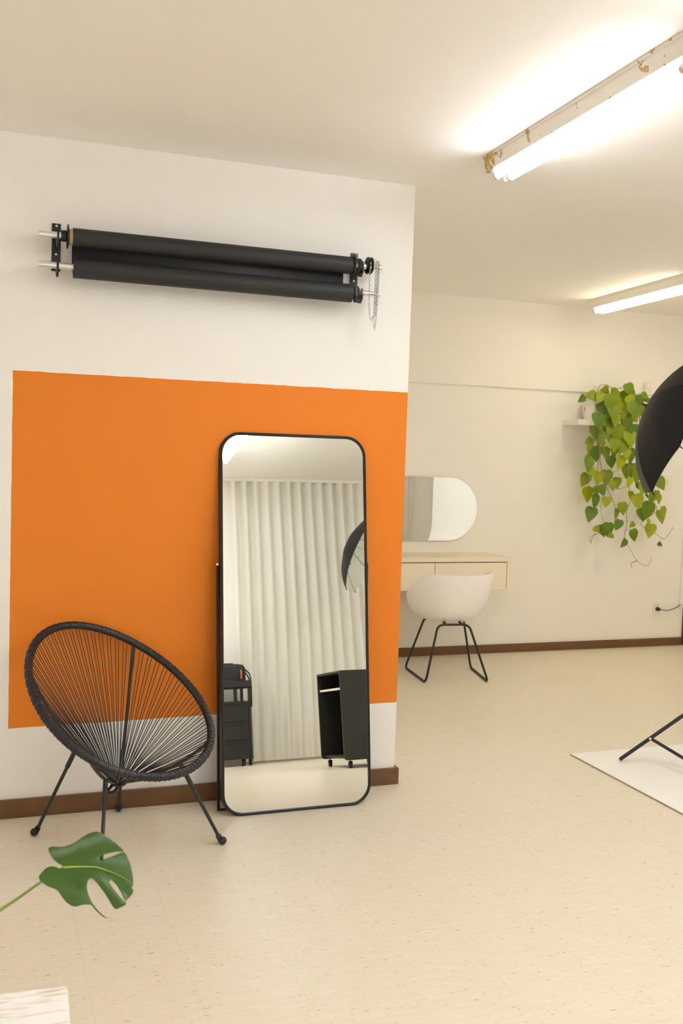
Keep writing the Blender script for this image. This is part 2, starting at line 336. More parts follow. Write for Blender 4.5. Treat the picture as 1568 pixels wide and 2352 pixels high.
VINES= [[(2.869,2.621,2.063),(2.822,2.536,1.963),(2.828,2.543,1.84),(2.834,2.551,1.736),(2.854,2.561,1.603),(2.888,2.569,1.498),(2.932,2.576,1.403),(3.0,2.584,1.298),(3.043,2.59,1.22),(3.069,2.596,1.142),(3.032,2.602,1.064),(2.961,2.604,1.034),(2.873,2.606,1.004),(2.838,2.609,0.965),(2.836,2.612,0.928),(2.815,2.609,0.965),(2.851,2.607,0.999),(2.895,2.606,1.009)],[(3.106,2.621,2.093),(3.064,2.536,1.974),(3.08,2.542,1.86),(3.115,2.554,1.707),(3.137,2.568,1.514),(3.155,2.576,1.407),(3.182,2.584,1.3),(3.155,2.592,1.202),(3.168,2.6,1.084),(3.156,2.608,0.98),(3.219,2.615,0.886),(3.303,2.616,0.779),(3.394,2.616,0.735),(3.439,2.616,0.776),(3.443,2.616,0.806)],[(3.303,2.616,0.779),(3.245,2.616,0.763),(3.243,2.616,0.743),(3.256,2.616,0.713)],[(3.233,2.621,2.099),(3.197,2.536,1.941),(3.23,2.554,1.711),(3.229,2.568,1.516),(3.287,2.579,1.371),(3.421,2.587,1.274),(3.453,2.592,1.205),(3.355,2.597,1.135),(3.307,2.6,1.09),(3.402,2.604,1.036),(3.476,2.606,1.006),(3.559,2.609,0.966),(3.607,2.606,1.016),(3.643,2.602,1.067)],[(2.812,2.539,1.887),(2.837,2.558,1.65),(2.83,2.568,1.507),(2.847,2.576,1.401),(2.9,2.582,1.335),(2.899,2.589,1.238),(2.929,2.598,1.122),(3.001,2.6,1.083)],[(2.761,2.536,1.961),(2.766,2.547,1.791),(2.743,2.554,1.695),(2.747,2.565,1.552),(2.762,2.576,1.409),(2.834,2.587,1.266),(2.809,2.593,1.179)],[(3.028,2.621,2.07),(3.002,2.539,1.895),(3.035,2.554,1.704),(3.041,2.566,1.55),(2.965,2.568,1.52),(2.92,2.568,1.509)],[(2.825,2.621,2.147),(2.849,2.621,2.224),(2.915,2.621,2.239),(2.996,2.621,2.213),(3.064,2.621,2.221),(3.135,2.621,2.191),(3.276,2.621,2.169),(3.381,2.621,2.175)],[(2.809,2.577,1.391),(2.963,2.574,1.433),(3.048,2.578,1.386),(3.115,2.577,1.402)]]
LEAF_O= (-1.6827, -2.1021, 0.6272) ;LEAF_X= (0.9675, -0.178, -0.1798) ;LEAF_Y= (0.2518, 0.7467, 0.6157) ;LEAF_N= (0.0247, -0.6409, 0.7672)
LEAF_OUT= [(-0.0496,0.0008),(-0.0567,0.0047),(-0.0684,0.0118),(-0.0805,0.021),(-0.0888,0.0309),(-0.0895,0.0387),(-0.0826,0.0423),(-0.0676,0.0436),(-0.0509,0.0496),(-0.0374,0.0588),(-0.0245,0.0723),(-0.0093,0.0878),(0.0048,0.096),(0.018,0.096),(0.0348,0.0905),(0.0548,0.0821),(0.0698,0.0714),(0.0807,0.0578),(0.0674,0.0546),(0.0527,0.0486),(0.0384,0.0416),(0.0292,0.0351),(0.0266,0.0296),(0.0306,0.0274),(0.0379,0.0302),(0.0545,0.039),(0.0685,0.0482),(0.0827,0.0556),(0.093,0.0421),(0.1029,0.0294),(0.1098,0.0109),(0.1153,-0.0104),(0.1156,-0.02),(0.1137,-0.0243),(0.119,-0.0304),(0.1178,-0.0386),(0.1106,-0.0491),(0.1077,-0.0548),(0.104,-0.0585),(0.0944,-0.0433),(0.0844,-0.0299),(0.0722,-0.0181),(0.0613,-0.0145),(0.0627,-0.0263),(0.0676,-0.031),(0.079,-0.0428),(0.0909,-0.0532),(0.102,-0.0615),(0.1068,-0.0619),(0.1063,-0.0696),(0.0997,-0.075),(0.088,-0.0803),(0.0797,-0.0759),(0.0674,-0.0631),(0.0519,-0.0467),(0.0367,-0.0328),(0.0261,-0.0235),(0.018,-0.0211),(0.0128,-0.0268),(0.0134,-0.0388),(0.0181,-0.0516),(0.0272,-0.0688),(0.0354,-0.0795),(0.0475,-0.0908),(0.0617,-0.1006),(0.073,-0.1052),(0.0636,-0.1044),(0.0513,-0.0981),(0.0398,-0.0893),(0.0309,-0.0819),(0.0236,-0.0824),(0.0116,-0.0846),(0.0001,-0.0888),(-0.0124,-0.088),(-0.0261,-0.0815),(-0.038,-0.0714),(-0.0474,-0.0622),(-0.0559,-0.0574),(-0.0688,-0.0547),(-0.0825,-0.0487),(-0.0922,-0.0408),(-0.0965,-0.0307),(-0.0935,-0.0221),(-0.0862,-0.0102),(-0.0776,-0.0034),(-0.0653,-0.0024),(-0.0547,-0.0049)]
LEAF_MID= [(-0.0501,-0.0026),(-0.0161,0.0042),(0.0212,0.0093),(0.05,0.0061),(0.0822,-0.0016),(0.1097,-0.0126)]
LEAF_VEINS= [[(-0.0308,0.0014),(-0.0301,0.0232),(-0.026,0.0407),(-0.0193,0.0588)],[(-0.0061,0.0052),(0.0022,0.0281),(0.0141,0.0469)],[(0.0289,0.0093),(0.0478,0.0183),(0.0766,0.0311)],[(-0.0405,-0.0006),(-0.0385,-0.0221),(-0.0414,-0.0441)],[(-0.0257,0.0017),(-0.013,-0.0238),(-0.0005,-0.0489),(0.0061,-0.0692)],[(0.0213,0.0087),(0.0352,-0.0112),(0.049,-0.031),(0.0714,-0.0573)],[(-0.0356,0.0002),(-0.0531,0.0113),(-0.0719,0.028)]]
PETIOLE= [(-1.731, -2.094, 0.635), (-1.75, -2.047, 0.599), (-1.777, -2.039, 0.581), (-1.822, -2.046, 0.555), (-1.865, -2.063, 0.537), (-1.913, -2.089, 0.518)]
# ------------------------------------------------------------------ the room
struct('floor', BX((XL, YR, -.06), (XR, YB+.1, 0)), 'floor', label='beige vinyl tile floor with dark flecks', cat='floor')
struct('ceiling', BX((XL, YR, CEIL), (XR, YB+.1, CEIL+.08)), 'ceil', label='cream painted ceiling', cat='ceiling')
struct('wall_left', BX((XL, 0, 0), (0, YB+.1, CEIL)), 'wall_orange', label='white wall with large orange painted rectangle behind cord chair', cat='wall')
struct('wall_back', BX((0, YB, 0), (3.965, YB+.1, CEIL)), 'wall_back', label='cream back wall behind the white chair', cat='wall')
bmr = bmesh.new(); box(bmr, (XR, YR, 0), (XR+.1, YB+.1, CEIL)); box(bmr, (4.86, YB, 0), (XR, YB+.1, CEIL)); box(bmr, (3.965, YB, 2.14), (4.86, YB+.1, CEIL))
struct('wall_right', bmr, 'wall_back', label='cream wall beyond the white backdrop', cat='wall')
struct('wall_rear', BX((XL, YR-.1, 0), (XR, YR, CEIL)), 'wall', label='white wall behind the curtain seen in the mirror', cat='wall')
struct('wall_side', BX((XL-.1, YR, 0), (XL, 0, CEIL)), 'wall', label='white side wall outside the picture', cat='wall')
# upper part of the back wall stands slightly proud
struct('trim_1', BX((0, YB-.020, 2.183), (3.965, YB, CEIL)), 'wall_back', label='raised upper band of the back wall above the thin shadow line', cat='trim')
bb = bmesh.new(); box(bb, (XL, -.018, 0), (.018, 0, .08)); box(bb, (0, 0, 0), (.018, YB-.016, .08))
struct('baseboard_left', bb, 'base', bevel=.002, label='dark brown baseboard under the orange wall', cat='baseboard')
struct('baseboard_back', BX((.018, YB-.016, 0), (3.955, YB, .07)), 'base', bevel=.002, label='dark brown baseboard along the back wall behind the white chair', cat='baseboard')
dm = bmesh.new(); box(dm, (3.962, YB-.02, 0), (4.03, YB+.06, 2.14)); box(dm, (4.79, YB-.02, 0), (4.86, YB+.06, 2.14)); box(dm, (4.03, YB-.02, 2.07), (4.79, YB+.06, 2.14))
dr = struct('door_1', dm, 'door', bevel=.003, label='dark brown door frame at the right end of the back wall', cat='door')
obj('door_leaf', BX((4.03, YB+.01, .006), (4.79, YB+.045, 2.07)), 'door', dr, bevel=.002)
obj('door_handle', TB([(4.10, YB+.01, 1.02), (4.10, YB-.045, 1.02), (4.21, YB-.045, 1.02)], .009), 'chrome', dr, smooth=True)
tag(obj('cable_duct', BX((3.918, YB-.02, .335), (3.945, YB, 2.18)), 'white_plastic', bevel=.002), 'slim white cable duct beside the brown door frame', 'cable duct')

# ------------------------------------------------------------------ ceiling lights
def tube_light(p0, p1, strength, colr, label, rusty=False, mt=None, drop=0.):
    p0, p1 = Vector(p0), Vector(p1); d = p1-p0; L = d.length; ang = math.atan2(-d.x, d.y)+0.
    t = thing('fluorescent_light', label, 'ceiling light', (p0.x, p0.y, CEIL-drop), 'fluorescent ceiling lights')
    t.rotation_euler = (0, 0, math.atan2(d.x, -d.y))      # local -Y runs along the fixture
    prof = [(-.060, 0), (.060, 0), (.060, -.012), (.054, -.014), (.050, -.068), (-.050, -.068), (-.054, -.014), (-.060, -.012)]
    obj('housing', PR(prof, lambda a, b, s: V(a, -L*s, b)), 'rust' if rusty else 'white_metal', t, bevel=.002)
    if drop:
        for y in (-.2, -L+.2): obj('suspension_rod', TB([(0, y, 0), (0, y, drop)], .005, 8), 'white_metal', t)
    for sx in (-.030, .030):
        for y in (-.065, -L+.065):
            h = bmesh.new(); prism(h, [(-.017, 0), (.017, 0), (.017, -.034), (.010, -.044), (-.010, -.044), (-.017, -.034)], lambda a, b, s: V(sx+a, y-.011+.022*s, -.067+b))
            obj('lamp_holder', h, 'white_plastic', t)
        y0, y1 = -.076, -L+.076; z = -.094; r = .0165
        bm = bmesh.new(); tube(bm, [(sx, y0, z), (sx, y1, z)], r, 16)
        o = obj('tube', bm, mt, t, smooth=True, auto=50)
        for y, s in ((y0, -1), (y1, 1)):
            obj('tube_cap', TB([(sx, y, z), (sx, y+s*.018, z)], r*1.06, 16), 'steel', o, smooth=True, auto=50)
    return t
E_NEAR = emit('near_tube_glow', COL_NEAR, TUBE_NEAR); FILL_SUSP = emit('added_suspended_fill', COL_NEAR, 44.0); FILL_DOOR = emit('added_door_fill', (1.0, .88, .66), 31.0); FILL_MID = emit('added_middle_fill', COL_NEAR, 42.0); E_REAR = emit('rear_tube_glow', COL_NEAR, 62.0); FILL_COVE = emit('added_cove_fill', COL_NEAR, 68.0); E_FAR = emit('far_tube_glow', COL_FAR, TUBE_FAR)  # middle, cove, suspended and door glows belong to added, unseen fill lights
tube_light((.127, -.553), (.065, -1.97), TUBE_NEAR, COL_NEAR, 'twin-tube ceiling light with rusted end, nearest the orange wall', True, E_NEAR)
tube_light((.06, -2.03), (.13, -3.23), TUBE_NEAR, COL_NEAR, 'added twin-tube fill light between the rusted one and the reflected one, outside the picture', False, FILL_MID)  # added unseen fill, brightens the white chair from the front
tube_light((.145, -3.27), (.195, -4.66), TUBE_NEAR, COL_NEAR, 'twin-tube ceiling light reflected in the top corner of the leaning mirror', False, E_REAR)
tube_light((2.654, 2.455), (2.54, 1.08), TUBE_FAR, COL_FAR, 'twin-tube ceiling light on the ceiling near the back wall above the plant', False, E_FAR)
tube_light((2.50, -1.2), (2.50, -2.58), TUBE_NEAR, COL_NEAR, 'added twin-tube fill light above the white backdrop, outside the picture', False, FILL_COVE)  # fill light added to brighten the white board and cove

tube_light((-1.0, -3.95), (-1.0, -5.3), TUBE_NEAR, COL_NEAR, 'added suspended twin-tube fill light above the camera, outside the picture', False, FILL_SUSP, .62)  # unseen fixture added to lift the ceiling and the curtain
tube_light((3.95, 1.75), (3.95, .4), TUBE_FAR, COL_FAR, 'added twin-tube fill light before the brown door, outside the picture', False, FILL_DOOR)  # warm fill added for the far floor and lower back wall
# ------------------------------------------------------------------ white studio cove
def cove():
    x0, xw, R, y0, y1, th, top = 1.125, 4.3, .62, -3.22, .187, .009, 2.45
    prof = [(x0, th)]+[(xw-R+R*math.sin(a), th+R-R*math.cos(a)) for a in [PI/2*k/16 for k in range(17)]]+[(xw, top)]
    t = thing('studio_backdrop', 'white studio backdrop board on the floor under the tripod, curving up off to the right', 'backdrop', (x0, y1, 0))
    bm = bmesh.new(); g = .008
    low = [(x0, th-g)]+[(xw-R+(R+g)*math.sin(a), th+R-(R+g)*math.cos(a)) for a in [PI/2*k/16 for k in range(17)]]+[(xw+g, top)]
    n = len(prof); rows = [[[bm.verts.new((a-x0, y, b)) for a, b in p] for p in (prof, low)] for y in (0, y0-y1)]
    (A, A2), (B, B2) = rows
    for k in range(n-1):
        bm.faces.new((A[k], A[k+1], B[k+1], B[k])); bm.faces.new((A2[k], B2[k], B2[k+1], A2[k+1]))
        for P_, Q_ in ((A, A2), (B, B2)): bm.faces.new((P_[k], P_[k+1], Q_[k+1], Q_[k])).material_index = 1
    for k in (0, n-1): bm.faces.new((A[k], B[k], B2[k], A2[k])).material_index = 1
    o = obj('sweep', bm, 'backdrop', t, smooth=True, auto=25); o.data.materials.append(M['board_edge'])
    f = bmesh.new()
    for y in (-.3, -1.6, -2.9): box(f, (xw-x0+.0085, y-.02, 0), (xw-x0+.05, y+.02, top-.05))
    obj('support_posts', f, 'whitewash', t)
cove()

# ------------------------------------------------------------------ black paper roller on the wall
def roller():
    c = (-.95, -.1, 2.31); t = thing('backdrop_roller', 'two black paper rolls on a wall-mounted metal roller set above the orange rectangle', 'backdrop roller', c)
    O = Vector(c); yR = -.1
    def add(n, bm, m, p=t, **k): return obj(n, sub(bm, O), m, p, **k)
    for x0, wd, zlo, zhi in ((-1.631, .036, 2.330, 2.528), (-.297, .036, 2.330, 2.535)):
        b = add('wall_bracket', BX((x0-wd/2, -.006, zlo), (x0+wd/2, -.0012, zhi)), 'black_metal', bevel=.002)
        for zs in (zhi-.011, zhi-.128):
            add('screw', LA([(0, -.010), (.0048, -.009), (.0052, -.005)], (x0, 0, zs), 14, 'Y'), 'screw', b, smooth=True)
        for za in (2.460, 2.340):
            # arm with an upturned hook that cradles the rod
            hk = bmesh.new()
            poly = [(-.0015, za+.034), (-.03, za+.030), (-.075, za-.002), (-.085, za-.0155), (-.10, za-.0175), (-.113, za-.010), (-.116, za+.016), (-.123, za+.018), (-.127, za-.012), (-.121, za-.032), (-.10, za-.048), (-.07, za-.042), (-.03, za-.012), (-.0015, za-.004)]
            prism(hk, poly, lambda a, z, s: V(x0-.004+.008*s, a, z))
            box(hk, (x0-.026, -.012, za+.020), (x0+.026, -.004, za+.028))
            add('hook', hk, 'black_metal', b)
    for z, xa, xb in ((2.461, -1.707, -.199), (2.339, -1.705, -.204)):
        tb = bmesh.new(); tube(tb, [(xa, yR, z), (xa+.001, yR, z), (xb, yR, z)], .0135, 20); add('rod', tb, 'steel', smooth=True, auto=40)
    zt, rt = 2.4585, .0385
    add('paper_roll', TB([(-1.572, yR, zt), (-.345, yR, zt)], rt, 48), 'black_paper', smooth=True, auto=40)
    add('core', TB([(-1.586, yR, zt), (-1.5725, yR, zt)], .0325, 32), 'card', smooth=True, auto=40)
    sh = bmesh.new()
    N = 14; pts = []
    for k in range(N+1):
        a = -PI/2*0+0; s = k/N
        z = zt+.004-(zt-2.325)*s
        pts.append((yR+rt*.93-.004*math.sin(PI*s), z))
    va = [sh.verts.new((-1.572, y, z)) for y, z in pts]; vb = [sh.verts.new((-.372, y, z)) for y, z in pts]
    for k in range(N): sh.faces.new((va[k], va[k+1], vb[k+1], vb[k]))
    s = add('paper_sheet', sh, 'black_paper', smooth=True); md = s.modifiers.new('t', 'SOLIDIFY'); md.thickness = .0008
    add('lower_roll', TB([(-1.567, yR, 2.334), (-.342, yR, 2.334)], .041, 48), 'black_paper', smooth=True, auto=40)
    # end flange and cone at the left, gear flange at the right
    add('flange', LA([(0, 0), (.049, 0), (.050, .0025), (.049, .005), (0, .005)], (-1.5945, yR, 2.460), 40, 'X'), 'black_plastic', smooth=True, auto=40)
    add('collar', LA([(.0136, -.012), (.022, -.012), (.024, .004), (.021, .012), (.0136, .012)], (-1.607, yR, 2.461), 24, 'X'), 'black_plastic', smooth=True, auto=40)
    add('flange', LA([(0, 0), (.047, 0), (.0485, .003), (.047, .007), (.03, .010), (0, .010)], (-.344, yR, 2.463), 40, 'X'), 'black_plastic', smooth=True, auto=40)
    add('collar', LA([(.0136, -.008), (.031, -.008), (.034, 0), (.031, .008), (.022, .016), (.0136, .016)], (-.309, yR, 2.461), 24, 'X'), 'black_plastic', smooth=True, auto=40)
    add('collar', LA([(.0136, -.008), (.029, -.008), (.032, 0), (.028, .008), (.0136, .012)], (-.318, yR, 2.339), 24, 'X'), 'black_plastic', smooth=True, auto=40)
    lev = bmesh.new(); prism(lev, [(-.012, 2.36), (.012, 2.36), (.015, 2.32), (.008, 2.292), (-.010, 2.290), (-.015, 2.32)], lambda a, z, s: V(-.334+.012*s, yR-.018+a, z)); add('latch', lev, 'black_plastic', bevel=.002)
    # chain wheel
    w = add('chain_wheel', LA([(.0136, -.016), (.022, -.016), (.037, -.011), (.039, -.007), (.037, -.004), (.031, 0), (.037, .004), (.039, .007), (.037, .011), (.022, .014), (.0136, .014)], (-.259, yR, 2.466), 40, 'X'), 'black_plastic', smooth=True, auto=35)
    add('screw', LA([(0, -.006), (.005, -.005), (.0055, 0)], (-.264, yR-.030, 2.452), 12, 'Y'), 'screw', w, smooth=True)
    ch = bmesh.new()
    def link(p, d, flip):
        d = d.normalized(); a = d.orthogonal().normalized(); b = d.cross(a)
        if flip: a, b = b, a
        ps = [p+d*(.0058*math.cos(q))+a*(.0034*math.sin(q)) for q in [2*PI*k/8 for k in range(8)]]
        tube(ch, ps, .00105, 4, closed=True)
    def run(pts, step=.0098):
        pts = smooth_path(pts, 10); acc = 0; last = None; n = 0
        for a, b in zip(pts, pts[1:]):
            seg = b-a; L = seg.length
            while acc <= L:
                link(a+seg*(acc/L if L else 0), seg, n % 2); n += 1; acc += step
            acc -= L
    run([(-.266, -.139, 2.47), (-.268, -.137, 2.41), (-.267, -.136, 2.31), (-.262, -.135, 2.24), (-.253, -.134, 2.216), (-.245, -.134, 2.235)])
    run([(-.243, -.135, 2.49), (-.241, -.139, 2.45), (-.242, -.138, 2.36), (-.243, -.137, 2.26), (-.240, -.136, 2.19), (-.236, -.136, 2.175), (-.233, -.137, 2.20), (-.232, -.138, 2.30), (-.228, -.135, 2.42), (-.224, -.118, 2.480), (-.222, -.10, 2.487), (-.221, -.085, 2.47)])
    run([(-.238, -.142, 2.46), (-.238, -.142, 2.35), (-.239, -.142, 2.26), (-.235, -.141, 2.235), (-.230, -.141, 2.27), (-.226, -.14, 2.37), (-.220, -.125, 2.475), (-.215, -.10, 2.487)])
    run([(-.230, -.115, 2.485), (-.231, -.135, 2.44), (-.234, -.135, 2.33), (-.233, -.13, 2.28), (-.228, -.128, 2.31), (-.219, -.12, 2.42), (-.214, -.11, 2.48)])
    add('chain', ch, 'chain', smooth=True)
roller()

# ------------------------------------------------------------------ leaning floor mirror
def floor_mirror():
    x0, y0, wd, h, al = -.563, -.244, .703, 1.704, .139
    t = thing('standing_mirror', 'tall black framed mirror with rounded corners leaning on the orange wall', 'mirror', (x0, y0, 0))
    ez = V(0, math.sin(al), math.cos(al)); n = V(0, -math.cos(al), math.sin(al)); ex = V(1, 0, 0)
    lift = .0; P = lambda a, b, d: ex*a+ez*(b+h/2)+n*d+V(0, 0, lift)
    R = .098; out = rrect(wd, h, R, 12); ft = .0135
    fr = bmesh.new(); n_ = len(out); tot = .032
    # frame: swept profile (inset, depth)
    prof = [(0, -tot), (0, -.006), (.002, -.001), (.006, .001), (.0085, -.002), (.0105, -.001), (.0135, -.003), (.0145, -.006), (.0145, -tot)]
    rings = []
    for ins, d in prof:
        o2 = rrect(wd-2*ins, h-2*ins, R-ins, 12); rings.append([fr.verts.new(P(a, b, d)) for a, b in o2])
    for A, B in zip(rings, rings[1:]+rings[:1]):
        for k in range(n_): fr.faces.new((A[k], A[(k+1) % n_], B[(k+1) % n_], B[k]))
    obj('frame', fr, 'black_metal', t, smooth=True, auto=35)
    g = rrect(wd-.029, h-.029, R-.0145, 12)
    gm = bmesh.new(); gm.faces.new([gm.verts.new(P(a, b, -.0065)) for a, b in g])
    gl = obj('mirror_glass', gm, 'mirror', t, recalc=False)
    if gl.data.polygons[0].normal.y > 0: gl.data.flip_normals()
    bk = bmesh.new(); prism(bk, g, lambda a, b, s: P(a, b, -.012-.014*s)); obj('backing', bk, 'back_board', t)
    # rear strut with its hinge knob on the left side
    st = bmesh.new(); a0 = P(-wd/2-.004, .255, -.026); a1 = V(-wd/2+.004, .085, .008)
    tube(st, [a0, a1, V(wd/2-.004, .085, .008), P(wd/2+.004, .255, -.026)], .008, 10)
    obj('strut', st, 'black_metal', t, smooth=True)
    k = bmesh.new(); ball(k, P(-wd/2-.008, .255, -.020), .008); obj('hinge_knob', k, 'screw', t, smooth=True)
floor_mirror()

# ------------------------------------------------------------------ black cord lounge chair
def cord_chair():
    c = V(-1.384, -.382, .599); az, ta, Lh, Wh, egg = -.979, .600, .425, .369, -.093
    t = thing('cord_lounge_chair', 'black oval lounge chair strung with cords in front of the orange wall', 'chair', (c.x, c.y, 0))
    O = V(c.x, c.y, 0)
    fw = V(math.cos(az), math.sin(az), 0); lat = V(-math.sin(az), math.cos(az), 0); upb = -fw*math.cos(ta)+V(0, 0, math.sin(ta))
    nrm = lat.cross(upb); nrm = nrm if nrm.z > 0 else -nrm
    rp = lambda a: c+upb*(Lh*math.cos(a))+lat*(Wh*math.sin(a)*(1+egg*math.cos(a)))
    K = V(-1.378, -.365, .238)
    add = lambda n, bm, m, p=t, **k: obj(n, sub(bm, O), m, p, **k)
    N = 180; rim = [rp(2*PI*k/N) for k in range(N)]
    add('rim', TB(rim, .0125, 12, True), 'black_metal', smooth=True)
    # cord wound around the rim: fine ribbing
    N2 = 720; pts = [rp(2*PI*k/N2) for k in range(N2)]; wr = bmesh.new()
    rr = [.0162 if k % 2 else .0155 for k in range(N2)]
    tube(wr, pts, rr, 12, True); add('rim_wrapping', wr, 'black_cord', smooth=True)
    # structural ribs from rim to the low centre
    def rib(a, sag):
        A = rp(a); mid = (A+K)/2+V(0, 0, -1)*sag+(V(A.x, A.y, 0)-V(K.x, K.y, 0)).normalized()*sag*.55
        return [A*(1-s)**2+mid*2*s*(1-s)+K*s*s for s in [k/24 for k in range(25)]]
    ribs = {}
    for nm, deg, sag in (('l', 300, .075), ('r', 139.5, .06), ('b', 51, .07), ('f', 235, .045)):
        ribs[nm] = rib(math.radians(deg), sag); add('basket_rib', TB(ribs[nm], .0072, 8), 'black_metal', smooth=True)
    add('centre_ring', TB([K+V(.026*math.cos(2*PI*k/24), .026*math.sin(2*PI*k/24), -.004) for k in range(24)], .006, 8, True), 'black_metal', smooth=True)
    lp = fillet([K+V(-.02, -.01, 0), K+V(-.055, -.03, -.030), K+V(-.02, -.005, -.040), K+V(.02, .02, -.004)], .03)
    add('frame_bend', TB(lp, .0065, 8), 'black_metal', smooth=True)
    # cords, each a pair of strands looped over the rim
    cd = bmesh.new(); n = 60
    for i in range(n):
        a = 2*PI*(i+.5)/n; da = 2*PI/n*.21
        for s in (-1, 1):
            aa = a+s*da; A = rp(aa)
            ka = math.atan2((A-K).y, (A-K).x); e = K+V(.022*math.cos(ka+s*.05), .022*math.sin(ka+s*.05), .003*(i % 3))
            d = (e-A).normalized(); A2 = A+d*.004+nrm*.010
            mid = (A2+e)/2+V(0, 0, -.006)
            tube(cd, [A2, mid, e], .0018, 6, cap=False)
        # loop over the rim
        A = rp(a); tg = (rp(a+.01)-A).normalized(); o = (A-c).normalized()
        for s in (-1, 1):
            B = rp(a+s*da); tube(cd, [B+(nrm*math.cos(q)+o*math.sin(q))*.0163 for q in [-.9+.38*k for k in range(10)]], .0018, 5, cap=False)
    add('cords', cd, 'black_cord', smooth=True)
    # legs: sleeve where they meet the basket, ball foot on the floor
    def leg(foot, top):
        foot, top = Vector(foot), Vector(top); d = (top-foot); u = d.normalized()
        bm = bmesh.new(); tube(bm, [foot+u*.012, top], .0072, 12)
        L = add('leg', bm, 'black_metal', smooth=True, auto=50)
        add('leg_sleeve', TB([top-u*.10, top], .0098, 12), 'black_metal', L, smooth=True, auto=50)
        ft = bmesh.new(); ball(ft, foot+V(0, 0, .0155)+u*.002, .0158, 14); tube(ft, [foot+u*.014, foot+u*.044], .0115, 14); add('leg_foot', ft, 'black_plastic', L, smooth=True, auto=50)
    leg((-1.698, -.239, 0), ribs['l'][14]); leg((-1.332, -.045, 0), ribs['b'][18]); leg((-.975, -.528, 0), ribs['r'][9]); leg((-1.487, -.74, 0), ribs['f'][14])
cord_chair()

# ------------------------------------------------------------------ monstera leaf, plant, white bench
def monstera():
    pot = V(-2.36, -2.02, 0)
    t = thing('monstera_plant', 'monstera with one split green leaf reaching in from the left before the cord chair', 'plant', pot)
    add = lambda n, bm, m, p=t, **k: obj(n, sub(bm, pot), m, p, **k)
    add('pot', LA([(0, 0), (.105, 0), (.112, .01), (.142, .235), (.150, .24), (.150, .26), (.138, .26), (.132, .20), (0, .20)], pot, 40), 'pot_clay', smooth=True, auto=35)
    add('soil', LA([(0, .222), (.134, .216), (.134, .202), (0, .202)], pot, 32), 'soil', smooth=True)
    o, X, Y, Nn = Vector(LEAF_O), Vector(LEAF_X), Vector(LEAF_Y), Vector(LEAF_N)
    def H(a, b):
        m = LEAF_MID; ym = m[-1][1]
        for (xa, ya), (xb, yb) in zip(m, m[1:]):
            if a <= xb: ym = ya+(yb-ya)*(a-xa)/(xb-xa); break
        d = b-ym
        z = .10*abs(d)-1.15*d*d - .9*max(0, a)**2*.6
        z += .0045*math.sin(abs(d)*95-a*42)*min(1, abs(d)/.03)
        return z
    W = lambda a, b, e=0.: o+X*a+Y*b+Nn*(H(a, b)+e)
    n = len(LEAF_OUT); pts = [Vector(p) for p in LEAF_OUT]
    # refine the outline, then fill with a grid
    q = smooth_path([V(p.x, p.y, 0) for p in pts], 2, True); q = [Vector((p.x, p.y)) for p in q]
    vs = list(q); ed = [(i, (i+1) % len(q)) for i in range(len(q))]
    s = .0065; xs = [p.x for p in q]; ys = [p.y for p in q]; y = min(ys)
    while y < max(ys):
        x = min(xs)
        while x < max(xs): vs.append(Vector((x+.0007, y+.0003))); x += s
        y += s
    co, _, fc, *_ = delaunay_2d_cdt(vs, ed, [], 1, 1e-5)
    bm = bmesh.new(); bv = [bm.verts.new(W(p.x, p.y)) for p in co]
    for f in fc:
        try: bm.faces.new([bv[i] for i in f])
        except ValueError: pass
    lone = [v for v in bm.verts if not v.link_faces]; bmesh.ops.delete(bm, geom=lone, context='VERTS')
    lf = add('leaf', bm, 'leaf_monstera', smooth=True); sd = lf.modifiers.new('t', 'SOLIDIFY'); sd.thickness = .0007
    mid = smooth_path([W(a, b, .0012) for a, b in LEAF_MID], 5); k = len(mid)
    add('midrib', TB(mid, [.0026*(1-.8*i/k) for i in range(k)], 8), 'midrib', lf, smooth=True)
    vn = bmesh.new()
    for v in LEAF_VEINS:
        p = smooth_path([W(a, b, .0002) for a, b in v], 5); m = len(p); tube(vn, p, [.0008*(1-.7*i/m) for i in range(m)], 6)
    add('veins', vn, 'leaf_monstera', lf, smooth=True)
    P = [W(*LEAF_MID[0], -.001)]+[Vector(p) for p in PETIOLE[1:]]+[V(-2.05, -2.08, .47), V(-2.22, -2.05, .38), V(-2.33, -2.03, .21)]
    P = smooth_path(P, 6); k = len(P); add('petiole', TB(P, [.0022+.0035*i/k for i in range(k)], 10), 'petiole', smooth=True)
monstera()

def bench():
    t = thing('whitewashed_bench', 'low whitewashed wooden bench with worn grain at the lower left corner', 'bench', (-1.731, -2.273, 0), rotz=math.radians(-2.6))
    w, d, z = .95, .40, .45
    obj('bench_top', PR([(p[0]-w/2, p[1]-d/2) for p in rrect(w, d, .012, 5)], lambda a, b, s: V(a, b, z-.03+.03*s)), 'whitewash', t, bevel=.003)
    for x in (-w+.06, -.06):
        for y in (-d+.05, -.05): obj('leg', BX((x-.022, y-.022, 0), (x+.022, y+.022, z-.03)), 'whitewash', t, bevel=.002)
    ap = bmesh.new(); box(ap, (-w+.082, -.058, z-.09), (-.082, -.04, z-.03)); box(ap, (-w+.082, -d+.04, z-.09), (-.082, -d+.058, z-.03)); obj('apron', ap, 'whitewash', t)
bench()

